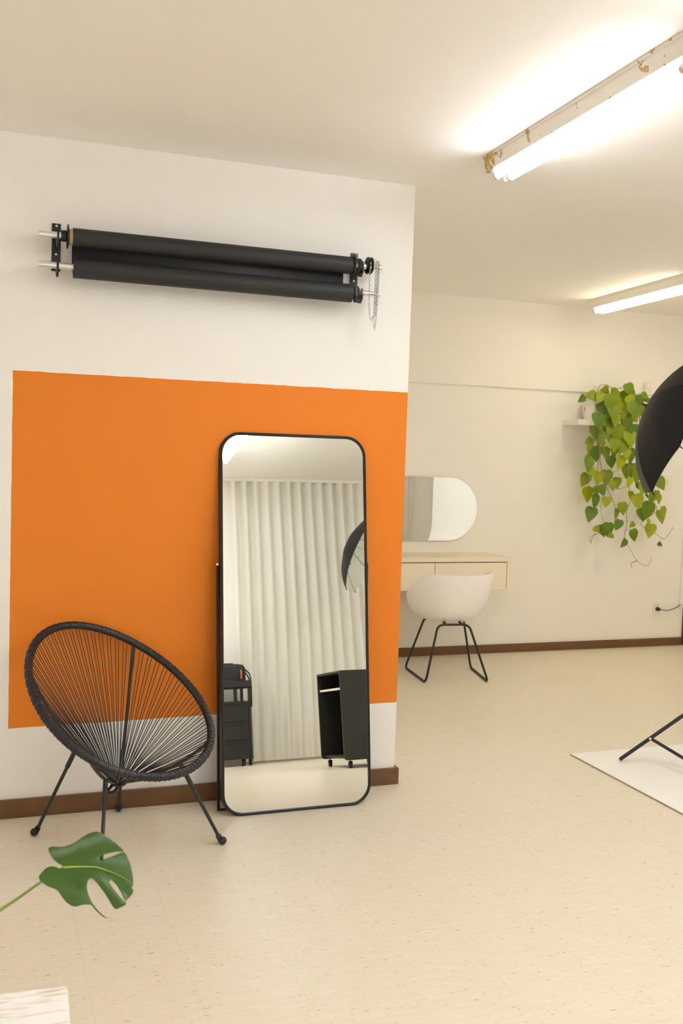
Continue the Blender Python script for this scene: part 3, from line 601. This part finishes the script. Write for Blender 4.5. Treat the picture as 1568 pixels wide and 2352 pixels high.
# ------------------------------------------------------------------ vanity corner
def vanity_mirror():
    h = .508; x1, x0, zc = 1.868, .62, 1.186; r = h/2; y = YB
    t = thing('wall_mirror', 'frameless pill-shaped mirror hung flat on the back wall above the desk', 'mirror', ((x0+x1)/2, YB, zc))
    out = [(x1-r+r*math.cos(a)-(x0+x1)/2, r*math.sin(a)) for a in [-PI/2+PI*k/32 for k in range(33)]]+[(x0+r+r*math.cos(a)-(x0+x1)/2, r*math.sin(a)) for a in [PI/2+PI*k/32 for k in range(33)]]
    obj('backing', PR([(a*.97, b*.95) for a, b in out], lambda a, b, s: V(a, -.012*s, b)), 'back_board', t)
    obj('edge', PR(out, lambda a, b, s: V(a, -.012-.004*s, b)), 'white_plastic', t)
    g = bmesh.new(); g.faces.new([g.verts.new((a, -.0163, b)) for a, b in [(a*.998, b*.997) for a, b in out]])
    o = obj('mirror_glass', g, 'mirror', t, recalc=False)
    if o.data.polygons[0].normal.y > 0: o.data.flip_normals()
vanity_mirror()

def desk():
    xl, xr, yf, zt, zb = .60, 1.99, 2.432, .836, .585
    t = thing('floating_desk', 'beige wall-hung dressing desk with two flush drawers behind the white chair', 'desk', (xl, YB, zb))
    O = V(xl, YB, zb); add = lambda n, bm, m, p=t, **k: obj(n, sub(bm, O), m, p, **k)
    th = .035
    add('desk_top', BX((xl, yf, zt-th), (xr, YB, zt)), 'desk', bevel=.0012)
    for x in (xl, xr-th*.9): add('side_panel', BX((x, yf, zb), (x+th*.9, YB, zt-th)), 'desk', bevel=.0012)
    cs = bmesh.new(); box(cs, (xl+th, yf+.022, zb+.012), (xr-th, YB, zt-th)); add('carcass', cs, 'groove')
    xs = 1.336; g = .0055
    for a, b in ((xl+th*.9+g, xs-g/2), (xs+g/2, xr-th*.9-g)):
        add('drawer', BX((a, yf+.001, zb), (b, yf+.022, zt-th-g*1.3)), 'desk', bevel=.001)
desk()

def shell_chair():
    c = V(1.318, 2.120, 0); rz = -math.radians(9)
    t = thing('white_shell_chair', 'white bucket chair on black sled legs drawn up to the beige desk', 'chair', c, rotz=rz)
    # local: +y is the chair's front (towards the desk)
    SH = SHELL
    def rimz(p):   # p: angle from the back, 0..pi
        d = abs(p); s = min(1, max(0, (d-SH['a0'])/(SH['a1']-SH['a0']))); s = s*s*(3-2*s)
        return SH['zb']+(SH['zf']-SH['zb'])*s
    nu, nv = 96, 26; z0 = SH['z0']
    bm = bmesh.new(); rings = []
    for j in range(nv+1):
        v = j/nv; ring = []
        for i in range(nu):
            p = -PI+2*PI*i/nu; zr = rimz(p)
            # profile: flat bottom, round bilge, near-vertical side
            q = v*PI/2
            prof_r = (math.sin(q)**.62)*(.95+.05*v); prof_z = (1-math.cos(q))**1.12
            bx, by = SH['w']/2, SH['d']/2
            e = SH['e']; cs, sn = math.cos(p), math.sin(p)
            k = (abs(cs)**e+abs(sn)**e)**(-1/e)
            x = -sn*k*bx*prof_r; y = -cs*k*by*prof_r
            z = z0+(zr-z0)*prof_z
            # walls lean out slightly toward the rim at the back, arms roll outwards at the front
            y += SH['yo']+(-.03*prof_z if cs > 0 else 0.)*abs(cs)
            ring.append(bm.verts.new((x, y, z)) if j else None)
        if j == 0: rings.append([bm.verts.new((0, SH['yo'], z0))])
        else: rings.append(ring)
    for i in range(nu): bm.faces.new((rings[0][0], rings[1][i], rings[1][(i+1) % nu]))
    for A, B in zip(rings[1:], rings[2:]):
        for i in range(nu): bm.faces.new((A[i], A[(i+1) % nu], B[(i+1) % nu], B[i]))
    bmesh.ops.recalc_face_normals(bm, faces=bm.faces[:])
    bmesh.ops.rotate(bm, verts=bm.verts[:], cent=(0, 0, 0), matrix=Matrix.Rotation(math.radians(22), 3, 'Z'))
    o = obj('seat_shell', bm, 'chair_shell', t, smooth=True); s = o.modifiers.new('t', 'SOLIDIFY'); s.thickness = .014; s.offset = 1
    b = o.modifiers.new('b', 'BEVEL'); b.width = .005; b.segments = 3; b.limit_method = 'ANGLE'; b.angle_limit = math.radians(60)
    R = Matrix.Rotation(-rz, 3, 'Z')
    loc = lambda p: R @ (Vector(p)-c)
    nl, nr, fl, fr_ = loc((1.052, 1.917, .0085)), loc((1.509, 1.848, .0085)), loc((1.108, 2.409, .0085)), loc((1.607, 2.309, .0085))
    tz = .408; r = .0085
    tn_l, tn_r = loc((1.154, 1.965, tz)), loc((1.385, 1.935, tz)); tf_l, tf_r = loc((1.205, 2.30, tz)), loc((1.50, 2.255, tz))
    path = fillet([tn_l, nl, fl, tf_l, tf_r, fr_, nr, tn_r], .05, 8)
    # one bent rod: near U, two floor runners, far U
    loopp = [tn_l, nl, fl, tf_l, tf_r, fr_, nr, tn_r]
    m = len(loopp); pts = []
    for i in range(m):
        a, b_, d = loopp[i-1], loopp[i], loopp[(i+1) % m]; d1 = (a-b_).normalized(); d2 = (d-b_).normalized(); rad = .045
        p, q = b_+d1*rad, b_+d2*rad
        for k in range(8):
            u = k/7; pts.append(p*(1-u)**2+b_*2*u*(1-u)+q*u*u)
    obj('sled_frame', TB(pts, r, 12, True), 'black_metal', t, smooth=True)
    pl = bmesh.new(); tube(pl, [(tn_l+tn_r)/2+V(-.06, 0, .006), (tf_l+tf_r)/2+V(-.06, 0, .006)], .008, 10); tube(pl, [(tn_l+tn_r)/2+V(.06, 0, .006), (tf_l+tf_r)/2+V(.06, 0, .006)], .008, 10)
    obj('seat_support', pl, 'black_metal', t, smooth=True)
SHELL = dict(w=.572, d=.54, e=2.35, zb=.775, zf=.57, a0=1.0, a1=2.55, z0=.416, yo=.02)
shell_chair()

# ------------------------------------------------------------------ shelf, trailing plant, wall plates
def shelf():
    t = thing('wall_shelf', 'white floating shelf on the back wall holding the trailing plant', 'shelf', (2.64, YB, 1.90))
    obj('board', BX((0, -.24, 0), (.86, 0, .043)), 'white_plastic', t, bevel=.0015)
shelf()
def trailing_plant():
    p0 = V(2.848, 2.694, 1.943)
    t = thing('trailing_plant', 'leafy trailing vine in a white pot spilling from the wall shelf', 'plant', p0)
    add = lambda n, bm, m, p=t, **k: obj(n, sub(bm, p0), m, p, **k)
    add('pot', LA([(0, 0), (.068, 0), (.072, .004), (.088, .125), (.098, .128), (.101, .152), (.094, .155), (.088, .13), (0, .12)], p0, 36), 'pot_white', smooth=True, auto=35)
    add('soil', LA([(0, .150), (.088, .144), (.088, .132), (0, .126)], p0, 24), 'soil', smooth=True)
    root = p0+V(0, 0, .145)
    vine_bms = []
    for i, v in enumerate(VINES):
        P = [Vector(q) for q in v]
        if i not in (2, 8): P = [root+V(random.uniform(-.04, .04), random.uniform(-.04, .04), 0), (root+P[0])/2+V(.0, -.02, .06)]+P
        P = smooth_path(P, 5); k = len(P); vine_bms.append((TB(P, [.0038*(1-.55*j/k) for j in range(k)], 6), P))
    fo = bmesh.new()
    allv = [(q, b) for b, P in vine_bms for q in P]
    rnd = random.Random(9)
    def leaf(P, L, ang):
        L = L*1.16
        # heart outline, tip along +u, in a plane facing roughly the room, slightly cupped
        a = math.radians(ang); yaw = rnd.uniform(-.75, .75)-.25; tilt = rnd.uniform(.05, .55)
        d = V(math.sin(a), 0, -math.cos(a)); nrm = V(math.sin(yaw)*.9, -1, 0).normalized()
        d = (d+nrm*tilt*.6).normalized(); sd = d.cross(nrm).normalized(); nrm = sd.cross(d).normalized()
        prof = [(-.10, .00), (-.15, .14), (-.10, .30), (.06, .42), (.25, .44), (.45, .37), (.65, .26), (.82, .13), (1.0, .0)]
        c = P-d*L*.42
        cen = []; Lf = []; Rt = []
        for u, w_ in prof:
            um = max(u, 0.) if w_ < .4 and u < .1 else u
            bend = -.18*L*u*u
            cen.append(fo.verts.new(c+d*(L*max(u, -.0))+nrm*bend))
            z = nrm*(.16*L*w_)+nrm*bend
            Lf.append(fo.verts.new(c+d*(L*u)+sd*(L*w_)+z)); Rt.append(fo.verts.new(c+d*(L*u)-sd*(L*w_)+z))
        for k in range(len(prof)-1):
            for S, fl in ((Lf, 0), (Rt, 1)):
                q = [cen[k], cen[k+1], S[k+1], S[k]] if not fl else [cen[k], S[k], S[k+1], cen[k+1]]
                if k == len(prof)-2: pass
                try: fo.faces.new(q)
                except ValueError: pass
        near, pe = min(allv, key=lambda q: (q[0]-c).length)
        if (near-c).length < .16: tube(pe, smooth_path([near, (near+c)/2+V(0, -.012, .012), c], 3), .0013, 5)
    for x, y, z, L, ang in LEAVES: leaf(V(x, y, z), L, ang)
    bmesh.ops.remove_doubles(fo, verts=fo.verts[:], dist=1e-5)
    add('foliage', fo, 'leaf_vine', smooth=True)
    for b, P in vine_bms: add('vine', b, 'vine', smooth=True)
trailing_plant()
for x, top, y, lab in ((2.948, 2.246, 2.79, 'white upright tube on the shelf behind the plant, above the white pot'), (3.430, 2.292, 2.765, 'white upright tube on the shelf beside the black umbrella')):
    t = thing('white_tube', lab, 'tube', (x, y, 1.943), 'white tubes on the shelf'); h = top-1.943
    obj('body', LA([(0, 0), (.024, 0), (.026, .003), (.026, h-.055), (0, h-.055)], (0, 0, 0), 28), 'white_plastic', t, smooth=True, auto=35)
    obj('cap', LA([(0, h-.054), (.0275, h-.054), (.0275, h-.003), (.025, h), (0, h)], (0, 0, 0), 28), 'white_plastic', t, smooth=True, auto=35)
def plate(name, lab, cat, x0, x1, z0, z1, m, th=.010):
    t = thing(name, lab, cat, ((x0+x1)/2, YB, (z0+z1)/2)); w, h = x1-x0, z1-z0
    obj('plate', PR(rrect(w, h, .008, 4), lambda a, b, s: V(a, -th*s, b)), m, t, bevel=.002); return t, w, h
t, w, h = plate('breaker_panel', 'beige wall panel on the back wall half hidden by the trailing vine', 'wall panel', 2.832, 3.30, 1.271, 1.513, 'beige_plate', .012)
obj('cover_door', PR(rrect(w*.78, h*.74, .006, 4), lambda a, b, s: V(a, -.012-.005*s, b)), 'white_plastic', t, bevel=.0015)
t, w, h = plate('wall_socket', 'white wall socket plate beside the lower edge of the umbrella', 'socket', 3.655, 3.768, 1.385, 1.508, 'white_plastic')
obj('socket_insert', PR(rrect(.030, .050, .004, 3), lambda a, b, s: V(a+.006, -.010-.003*s, b)), 'beige_plate', t)
for z in (-.017, .0, .017): obj('socket_hole', LA([(0, -.0142), (.004, -.0142), (.004, -.009)], (.006, 0, z), 10, 'Y'), 'dark_hole', t)
t, w, h = plate('power_outlet', 'small beige power outlet low on the back wall with a black plug in it', 'outlet', 3.634, 3.708, .272, .392, 'beige_plate')
for x in (-.012, .012): obj('outlet_hole', LA([(0, -.0112), (.003, -.0112), (.003, -.009)], (x, 0, .03), 10, 'Y'), 'dark_hole', t)
t = thing('plugged_power_lead', 'short black power cord running from the low beige outlet to the white duct', 'cord', (3.680, YB-.011, .330))
pg = bmesh.new(); lathe(pg, [(0, -.040), (.010, -.038), (.016, -.026), (.018, 0), (0, 0)], (0, 0, 0), 18, 'Y'); obj('plug', pg, 'black_plastic', t, smooth=True, auto=50)
obj('cable', TB(smooth_path([(.0, -.036, 0), (.03, -.034, -.004), (.09, -.02, -.012), (.15, -.012, -.006), (.20, -.010, .012), (.238, -.006, .030), (.248, -.006, .045)], 6), .0035, 8), 'black_plastic', t, smooth=True)

# ------------------------------------------------------------------ photographic umbrellas on light stands
def umbrella(A, th, ps, Rm, h, ph0, label, pole):
    A = Vector(A); N = 8
    a = V(math.cos(ps)*math.cos(th), math.cos(ps)*math.sin(th), math.sin(ps)); e1 = a.cross(V(0, 0, 1)).normalized(); e2 = a.cross(e1)
    al = 2*math.atan(h/Rm); rad = Rm/math.sin(al)
    t = thing('photo_umbrella', label, 'umbrella', A, 'photo umbrellas on stands')
    def P(k, s, ins=0.):
        ang = ph0+k*2*PI/N; r2 = rad-ins
        rho = r2*math.sin(al*s); z = rad-r2*math.cos(al*s)
        return -a*z+(e1*math.cos(ang)+e2*math.sin(ang))*rho
    ns, nm = 14, 8
    def skin(ins):
        bm = bmesh.new(); grid = []
        for i in range(ns+1):
            s = i/ns; ring = []
            for k in range(N):
                p, q = P(k, s, ins), P(k+1, s, ins)
                for j in range(nm):
                    u = j/nm; x = p*(1-u)+q*u
                    # cloth between ribs sinks a little below the arc and the hem is scalloped
                    b = 4*u*(1-u); x = x+a*(.012*b*s*(1-s))+a*(.010*b*s**6)
                    ring.append(bm.verts.new(x))
            grid.append(ring)
        n = N*nm
        for A_, B_ in zip(grid, grid[1:]):
            for k in range(n): bm.faces.new((A_[k], A_[(k+1) % n], B_[(k+1) % n], B_[k]))
        bmesh.ops.remove_doubles(bm, verts=bm.verts[:], dist=1e-5); return bm
    oc = skin(0.)
    for k in range(N): tube(oc, [P(k, s, -.0004) for s in [i/14 for i in range(1, 15)]], .0011, 5)
    obj('outer_canopy', oc, 'fabric_black', t, smooth=True, auto=14); obj('inner_lining', skin(.0025), 'fabric_white', t, smooth=True, auto=14)
    for k in range(N):
        rb = bmesh.new(); tube(rb, [P(k, s, .006) for s in [i/12 for i in range(13)]]+[P(k, 1.03, .004)], .0016, 6); r_ = obj('rib', rb, 'black_metal', t, smooth=True)
        ti = bmesh.new(); tube(ti, [P(k, .985, .002), P(k, 1.035, -.0005)], .0032, 8); obj('rib_tip', ti, 'black_plastic', r_, smooth=True)
        obj('stretcher', TB([-a*(.20), P(k, .55, .007)], .0015, 6), 'steel', r_, smooth=True)
    obj('shaft', TB([a*.006, -a*.52], .004, 10), 'steel', t, smooth=True)
    obj('ferrule', LA([(0, .028), (.005, .027), (.006, .012), (.010, .004), (.016, -.001), (.004, -.004)], (0, 0, 0), 16), 'black_plastic', t, smooth=True).rotation_euler = a.to_track_quat('Z', 'Y').to_euler()
    obj('runner', TB([-a*.185, -a*.235], .008, 12), 'black_plastic', t, smooth=True)
    return A, a
def stand(base, az0, zfoot, legtop, strut, frac, legR, top, label, hold, axis):
    base = Vector((base[0], base[1], zfoot)); t = thing('light_stand', label, 'light stand', base, 'tripod light stands')
    H = top-zfoot
    for k in range(3):
        an = az0+k*2*PI/3; u = V(math.cos(an), math.sin(an), 0); f = u*legR+V(0, 0, .009); tp = u*.022+V(0, 0, legtop)
        ft = bmesh.new(); d = (tp-f).normalized(); sdv = V(-u.y, u.x, 0); up = d.cross(sdv)
        # flat-sided square leg
        prism(ft, [(-.009, -.009), (.009, -.009), (.009, .009), (-.009, .009)], lambda a_, b_, s: f+sdv*a_+up*b_+d*((tp-f).length*s))
        L = obj('leg', ft, 'black_metal', t, bevel=.002)
        J = f+(tp-f)*frac; q = u*.02+V(0, 0, strut); bs = bmesh.new(); d2 = (q-J).normalized(); up2 = d2.cross(sdv)
        prism(bs, [(-.004, -.008), (.004, -.008), (.004, .008), (-.004, .008)], lambda a_, b_, s: J+sdv*(a_+.0)+up2*b_+d2*((q-J).length*s))
        obj('brace', bs, 'black_metal', t)
        rv = bmesh.new(); tube(rv, [J-sdv*.013, J+sdv*.013], .0065, 14); obj('rivet', rv, 'screw', L, smooth=True, auto=40)
    obj('pole', TB([(0, 0, max(strut-.02, .012)), (0, 0, H*.55)], .0125, 16), 'black_metal', t, smooth=True, auto=40)
    obj('pole', TB([(0, 0, H*.55), (0, 0, H-.05)], .0095, 16), 'black_metal', t, smooth=True, auto=40)
    for z in (legtop, strut, H*.55):
        obj('collar', TB([(0, 0, max(.006, z-.02)), (0, 0, z+.025)], .022, 18), 'black_plastic', t, smooth=True, auto=40)
    # tilting head that clamps the umbrella shaft, and the flash on it
    h0 = V(0, 0, H-.05); hp = hold-base; d = axis.normalized(); side = (h0+V(0, 0, .045)-hp); side = (side-d*side.dot(d)).normalized()
    hd = bmesh.new(); tube(hd, [h0, h0+V(0, 0, .06)], .017, 16); tube(hd, [h0+V(0, 0, .045), hp+side*.011], .010, 12)
    obj('tilt_head', hd, 'black_plastic', t, smooth=True, auto=50)
    rings = []; cl = bmesh.new()
    for rr, zz in ((.0052, -.02), (.0125, -.02), (.0125, .02), (.0052, .02)):
        b2 = d.cross(side); rings.append([cl.verts.new(hp+d*zz+(side*math.cos(q)+b2*math.sin(q))*rr) for q in [2*PI*k/16 for k in range(16)]])
    for A_, B_ in zip(rings, rings[1:]+rings[:1]):
        for k in range(16): cl.faces.new((A_[k], A_[(k+1) % 16], B_[(k+1) % 16], B_[k]))
    obj('shaft_clamp', cl, 'black_plastic', t)
    return t
U1 = ((1.378, .014, 1.908), 2.556, .413, .444, .216, .462); U2 = ((1.48, -4.797, 2.061), 3.744, .523, .444, .216, -.368)
A, a = umbrella(*U1, 'black photo umbrella cut off by the right edge in front of the vine', None)
hold = A-a*.37
stand((1.621, -.253), math.atan2(.257, -.306), .0095, .35, .03, .395, .40, hold.z+.02, 'black tripod light stand standing on the white board', hold, a)
A, a = umbrella(*U2, 'black and white photo umbrella seen at the edge of the leaning mirror', None)
hold = A-a*.40
stand((hold.x-.05, hold.y+.075), 2.2, 0., .35, .03, .395, .40, hold.z+.02, 'black tripod light stand behind the rolling cabinet, holding the reflected umbrella', hold, a)

# ------------------------------------------------------------------ what the leaning mirror shows behind the camera
def curtain():
    yc = YR+.065; x0, x1, z0, z1 = .505, 5.0, .02, 2.845; per = .118
    t = thing('curtain', 'white wave-fold curtain behind the camera, seen in the leaning mirror', 'curtain', (x0, yc, z0))
    nx = int((x1-x0)/per*14); nz = 22; rnd = random.Random(2)
    jit = [rnd.uniform(.75, 1.25) for _ in range(80)]
    def yy(x, z):
        s = (x-x0)/per; s = s+.22*math.sin(z*.9+x*2.3)*(1-z/z1); k = int(abs(s)) % 80
        am = .030*jit[k]*(1-.25*(1-z/z1)); return am*math.sin(2*PI*s)+.006*math.sin(5*x+z)
    def skin(za, zb, d, n):
        bm = bmesh.new(); g = []
        for j in range(n+1):
            z = za+(zb-za)*j/n
            g.append([bm.verts.new((x0+(x1-x0)*i/nx-x0, yy(x0+(x1-x0)*i/nx, z)+d, z-z0)) for i in range(nx+1)])
        for A, B in zip(g, g[1:]):
            for i in range(nx): bm.faces.new((A[i], A[i+1], B[i+1], B[i]))
        return bm
    obj('drape', skin(z0, z1, 0, nz), 'curtain', t, smooth=True)
    hd = obj('heading_tape', skin(z1-.10, z1, .0035, 3), 'curtain', t, smooth=True); hm = obj('hem', skin(z0, z0+.15, .003, 3), 'curtain', t, smooth=True)
    rail = tag(obj('curtain_rail', BX((-.6, yc-.013, z1+.002), (5.05, yc+.013, CEIL)), 'white_plastic', bevel=.002), 'white curtain rail fixed to the ceiling above the reflected curtain', 'curtain rail')
curtain()

def caster(t, x, y, r=.024, m='black_plastic'):
    bm = bmesh.new(); tube(bm, [(x-.010, y, r), (x+.010, y, r)], r, 18); tube(bm, [(x, y, r*1.7), (x, y, .062)], .006, 8)
    for s in (-1, 1): box(bm, (x+s*.0125-.002, y-.012, r*.6), (x+s*.0125+.002, y+.012, r*2.1))
    box(bm, (x-.015, y-.012, r*2.05), (x+.015, y+.012, r*2.25))
    return obj('caster', bm, m, t, smooth=True, auto=40)
def rolling_cabinet():
    x0, x1, y0, y1, z0, z1 = .762, 1.235, -3.868, -3.29, .062, .758; th = .018
    t = thing('rolling_cabinet', 'black rolling cabinet with an open front, right of the curtain folds in the leaning mirror', 'cabinet', (x0, y1, 0))
    O = V(x0, y1, 0); add = lambda n, bm, m, p=t, **k: obj(n, sub(bm, O), m, p, **k)
    poly = [(x1, z0), (x1, z1), (x0, z1)]+[(x0+.03-.03*math.cos(q), z0+.03-.03*math.sin(q)) for q in [PI/2*k/6 for k in range(7)]]
    for y in (y0, y1-th): add('side_panel', PR(poly, lambda a, b, s: V(a, y+th*s, b)), 'cabinet', bevel=.001)
    add('cabinet_top', BX((x0+.001, y0+th, z1-th), (x1, y1-th, z1)), 'cabinet', bevel=.001); add('cabinet_base', BX((x0+.03, y0+th, z0+.012), (x1, y1-th, z0+.03)), 'cabinet')
    add('back_panel', BX((x1-.01, y0+th, z0+.03), (x1, y1-th, z1-th)), 'cabinet'); add('shelf', BX((x0+.02, y0+th, .609), (x1-.01, y1-th, .625)), 'cabinet', bevel=.001)
    add('shelf_lip', BX((x0+.016, y0+th, .609), (x0+.020, y1-th, .625)), 'desk')
    for x in (.06, x1-x0-.07):
        for y in (-.04, y0-y1+.05): caster(t, x, y)
rolling_cabinet()
def trolley():
    x0, x1, y0, y1 = .135, .527, -5.505, -5.19
    t = thing('tool_trolley', 'dark trolley with drawers under the camera bag, reflected at the mirror left', 'trolley', (x0, y1, 0))
    O = V(x0, y1, 0); add = lambda n, bm, m, p=t, **k: obj(n, sub(bm, O), m, p, **k)
    tr = bmesh.new(); box(tr, (x0-.012, y0, .725), (x1+.012, y1+.012, .735)); box(tr, (x0-.012, y1, .725), (x1+.012, y1+.012, .795)); box(tr, (x0-.012, y0-.012, .725), (x1+.012, y0, .795)); box(tr, (x0-.012, y0, .735), (x0, y1, .795)); box(tr, (x1, y0, .735), (x1+.012, y1, .795))
    add('tray', tr, 'cart', bevel=.003)
    for x in (x0+.012, x1-.012):
        for y in (y0+.012, y1-.012): add('post', BX((x-.012, y-.012, .06), (x+.012, y+.012, .725)), 'cart', bevel=.002)
    add('post', BX((.365, y1-.03, .6), (.398, y1-.012, .725)), 'cart', bevel=.002)
    add('carcass', BX((x0+.024, y0+.01, .062), (x1-.024, y1-.026, .603)), 'cart', bevel=.002)
    for za, zb in ((.066, .237), (.242, .406), (.411, .596)):
        d = add('drawer', BX((x0+.026, y1-.026, za), (x1-.026, y1-.006, zb)), 'cart', bevel=.003)
        add('drawer_handle', BX((x0+.08, y1-.006, zb-.022), (x1-.08, y1+.004, zb-.012)), 'black_metal', d)
    for x in (.05, x1-x0-.09, x1-x0-.02):
        for y in ((-.035, y0-y1+.04) if x != x1-x0-.09 else (-.035,)): caster(t, x, y, .026)
trolley()
def camera_bag():
    x0, x1, y0, y1, z = .19, .505, -5.47, -5.23, .736
    t = thing('camera_bag', 'black camera bag with an orange stripe on the trolley in the mirror', 'bag', ((x0+x1)/2, (y0+y1)/2, z)); cx, cy = (x0+x1)/2, (y0+y1)/2
    bm = bmesh.new(); w, d = x1-x0, y1-y0
    for hgt, sc_ in ((0, .97), (.02, 1.), (.15, 1.0), (.19, .97), (.212, .86), (.222, .6)):
        for a, b in rrect(w*sc_, d*sc_, .045*sc_, 6): bm.verts.new((a, b, hgt))
    bm.verts.ensure_lookup_table(); n = 28
    for j in range(5):
        for k in range(n): bm.faces.new([bm.verts[j*n+k], bm.verts[j*n+(k+1) % n], bm.verts[(j+1)*n+(k+1) % n], bm.verts[(j+1)*n+k]])
    bm.faces.new([bm.verts[k] for k in range(n)][::-1]); bm.faces.new([bm.verts[5*n+k] for k in range(n)])
    obj('bag_body', bm, 'bag', t, smooth=True)
    obj('front_pocket', PR(rrect(w*.55, .11, .02, 4), lambda a, b, s: V(a-.02, d/2-.006+.022*s, b+.075)), 'bag', t, bevel=.006)
    obj('stripe', PR(rrect(.012, .09, .004, 3), lambda a, b, s: V(a+.105, d/2-.002+.006*s, b+.12)), 'orange_trim', t, bevel=.001)
    obj('zip_flap', PR(rrect(w*.98, d*.98, .045, 5), lambda a, b, s: V(a, b, .178+.008*s)), 'fabric_black', t, bevel=.003)
    obj('handle', TB(smooth_path([(-.06, 0, .215), (-.05, 0, .228), (.05, 0, .228), (.06, 0, .215)], 5), .007, 8), 'fabric_black', t, smooth=True)
    sp = smooth_path([(.155, .06, .17), (.195, .085, .12), (.206, .085, .05), (.207, .086, -.05), (.204, .088, -.16), (.200, .09, -.19), (.196, .075, -.15), (.200, .06, -.03), (.196, .05, .08), (.155, .02, .16)], 6)
    st = bmesh.new(); 
    for s in (0, 1): pass
    tube(st, sp, .0065, 8); obj('shoulder_strap', st, 'fabric_black', t, smooth=True)
camera_bag()
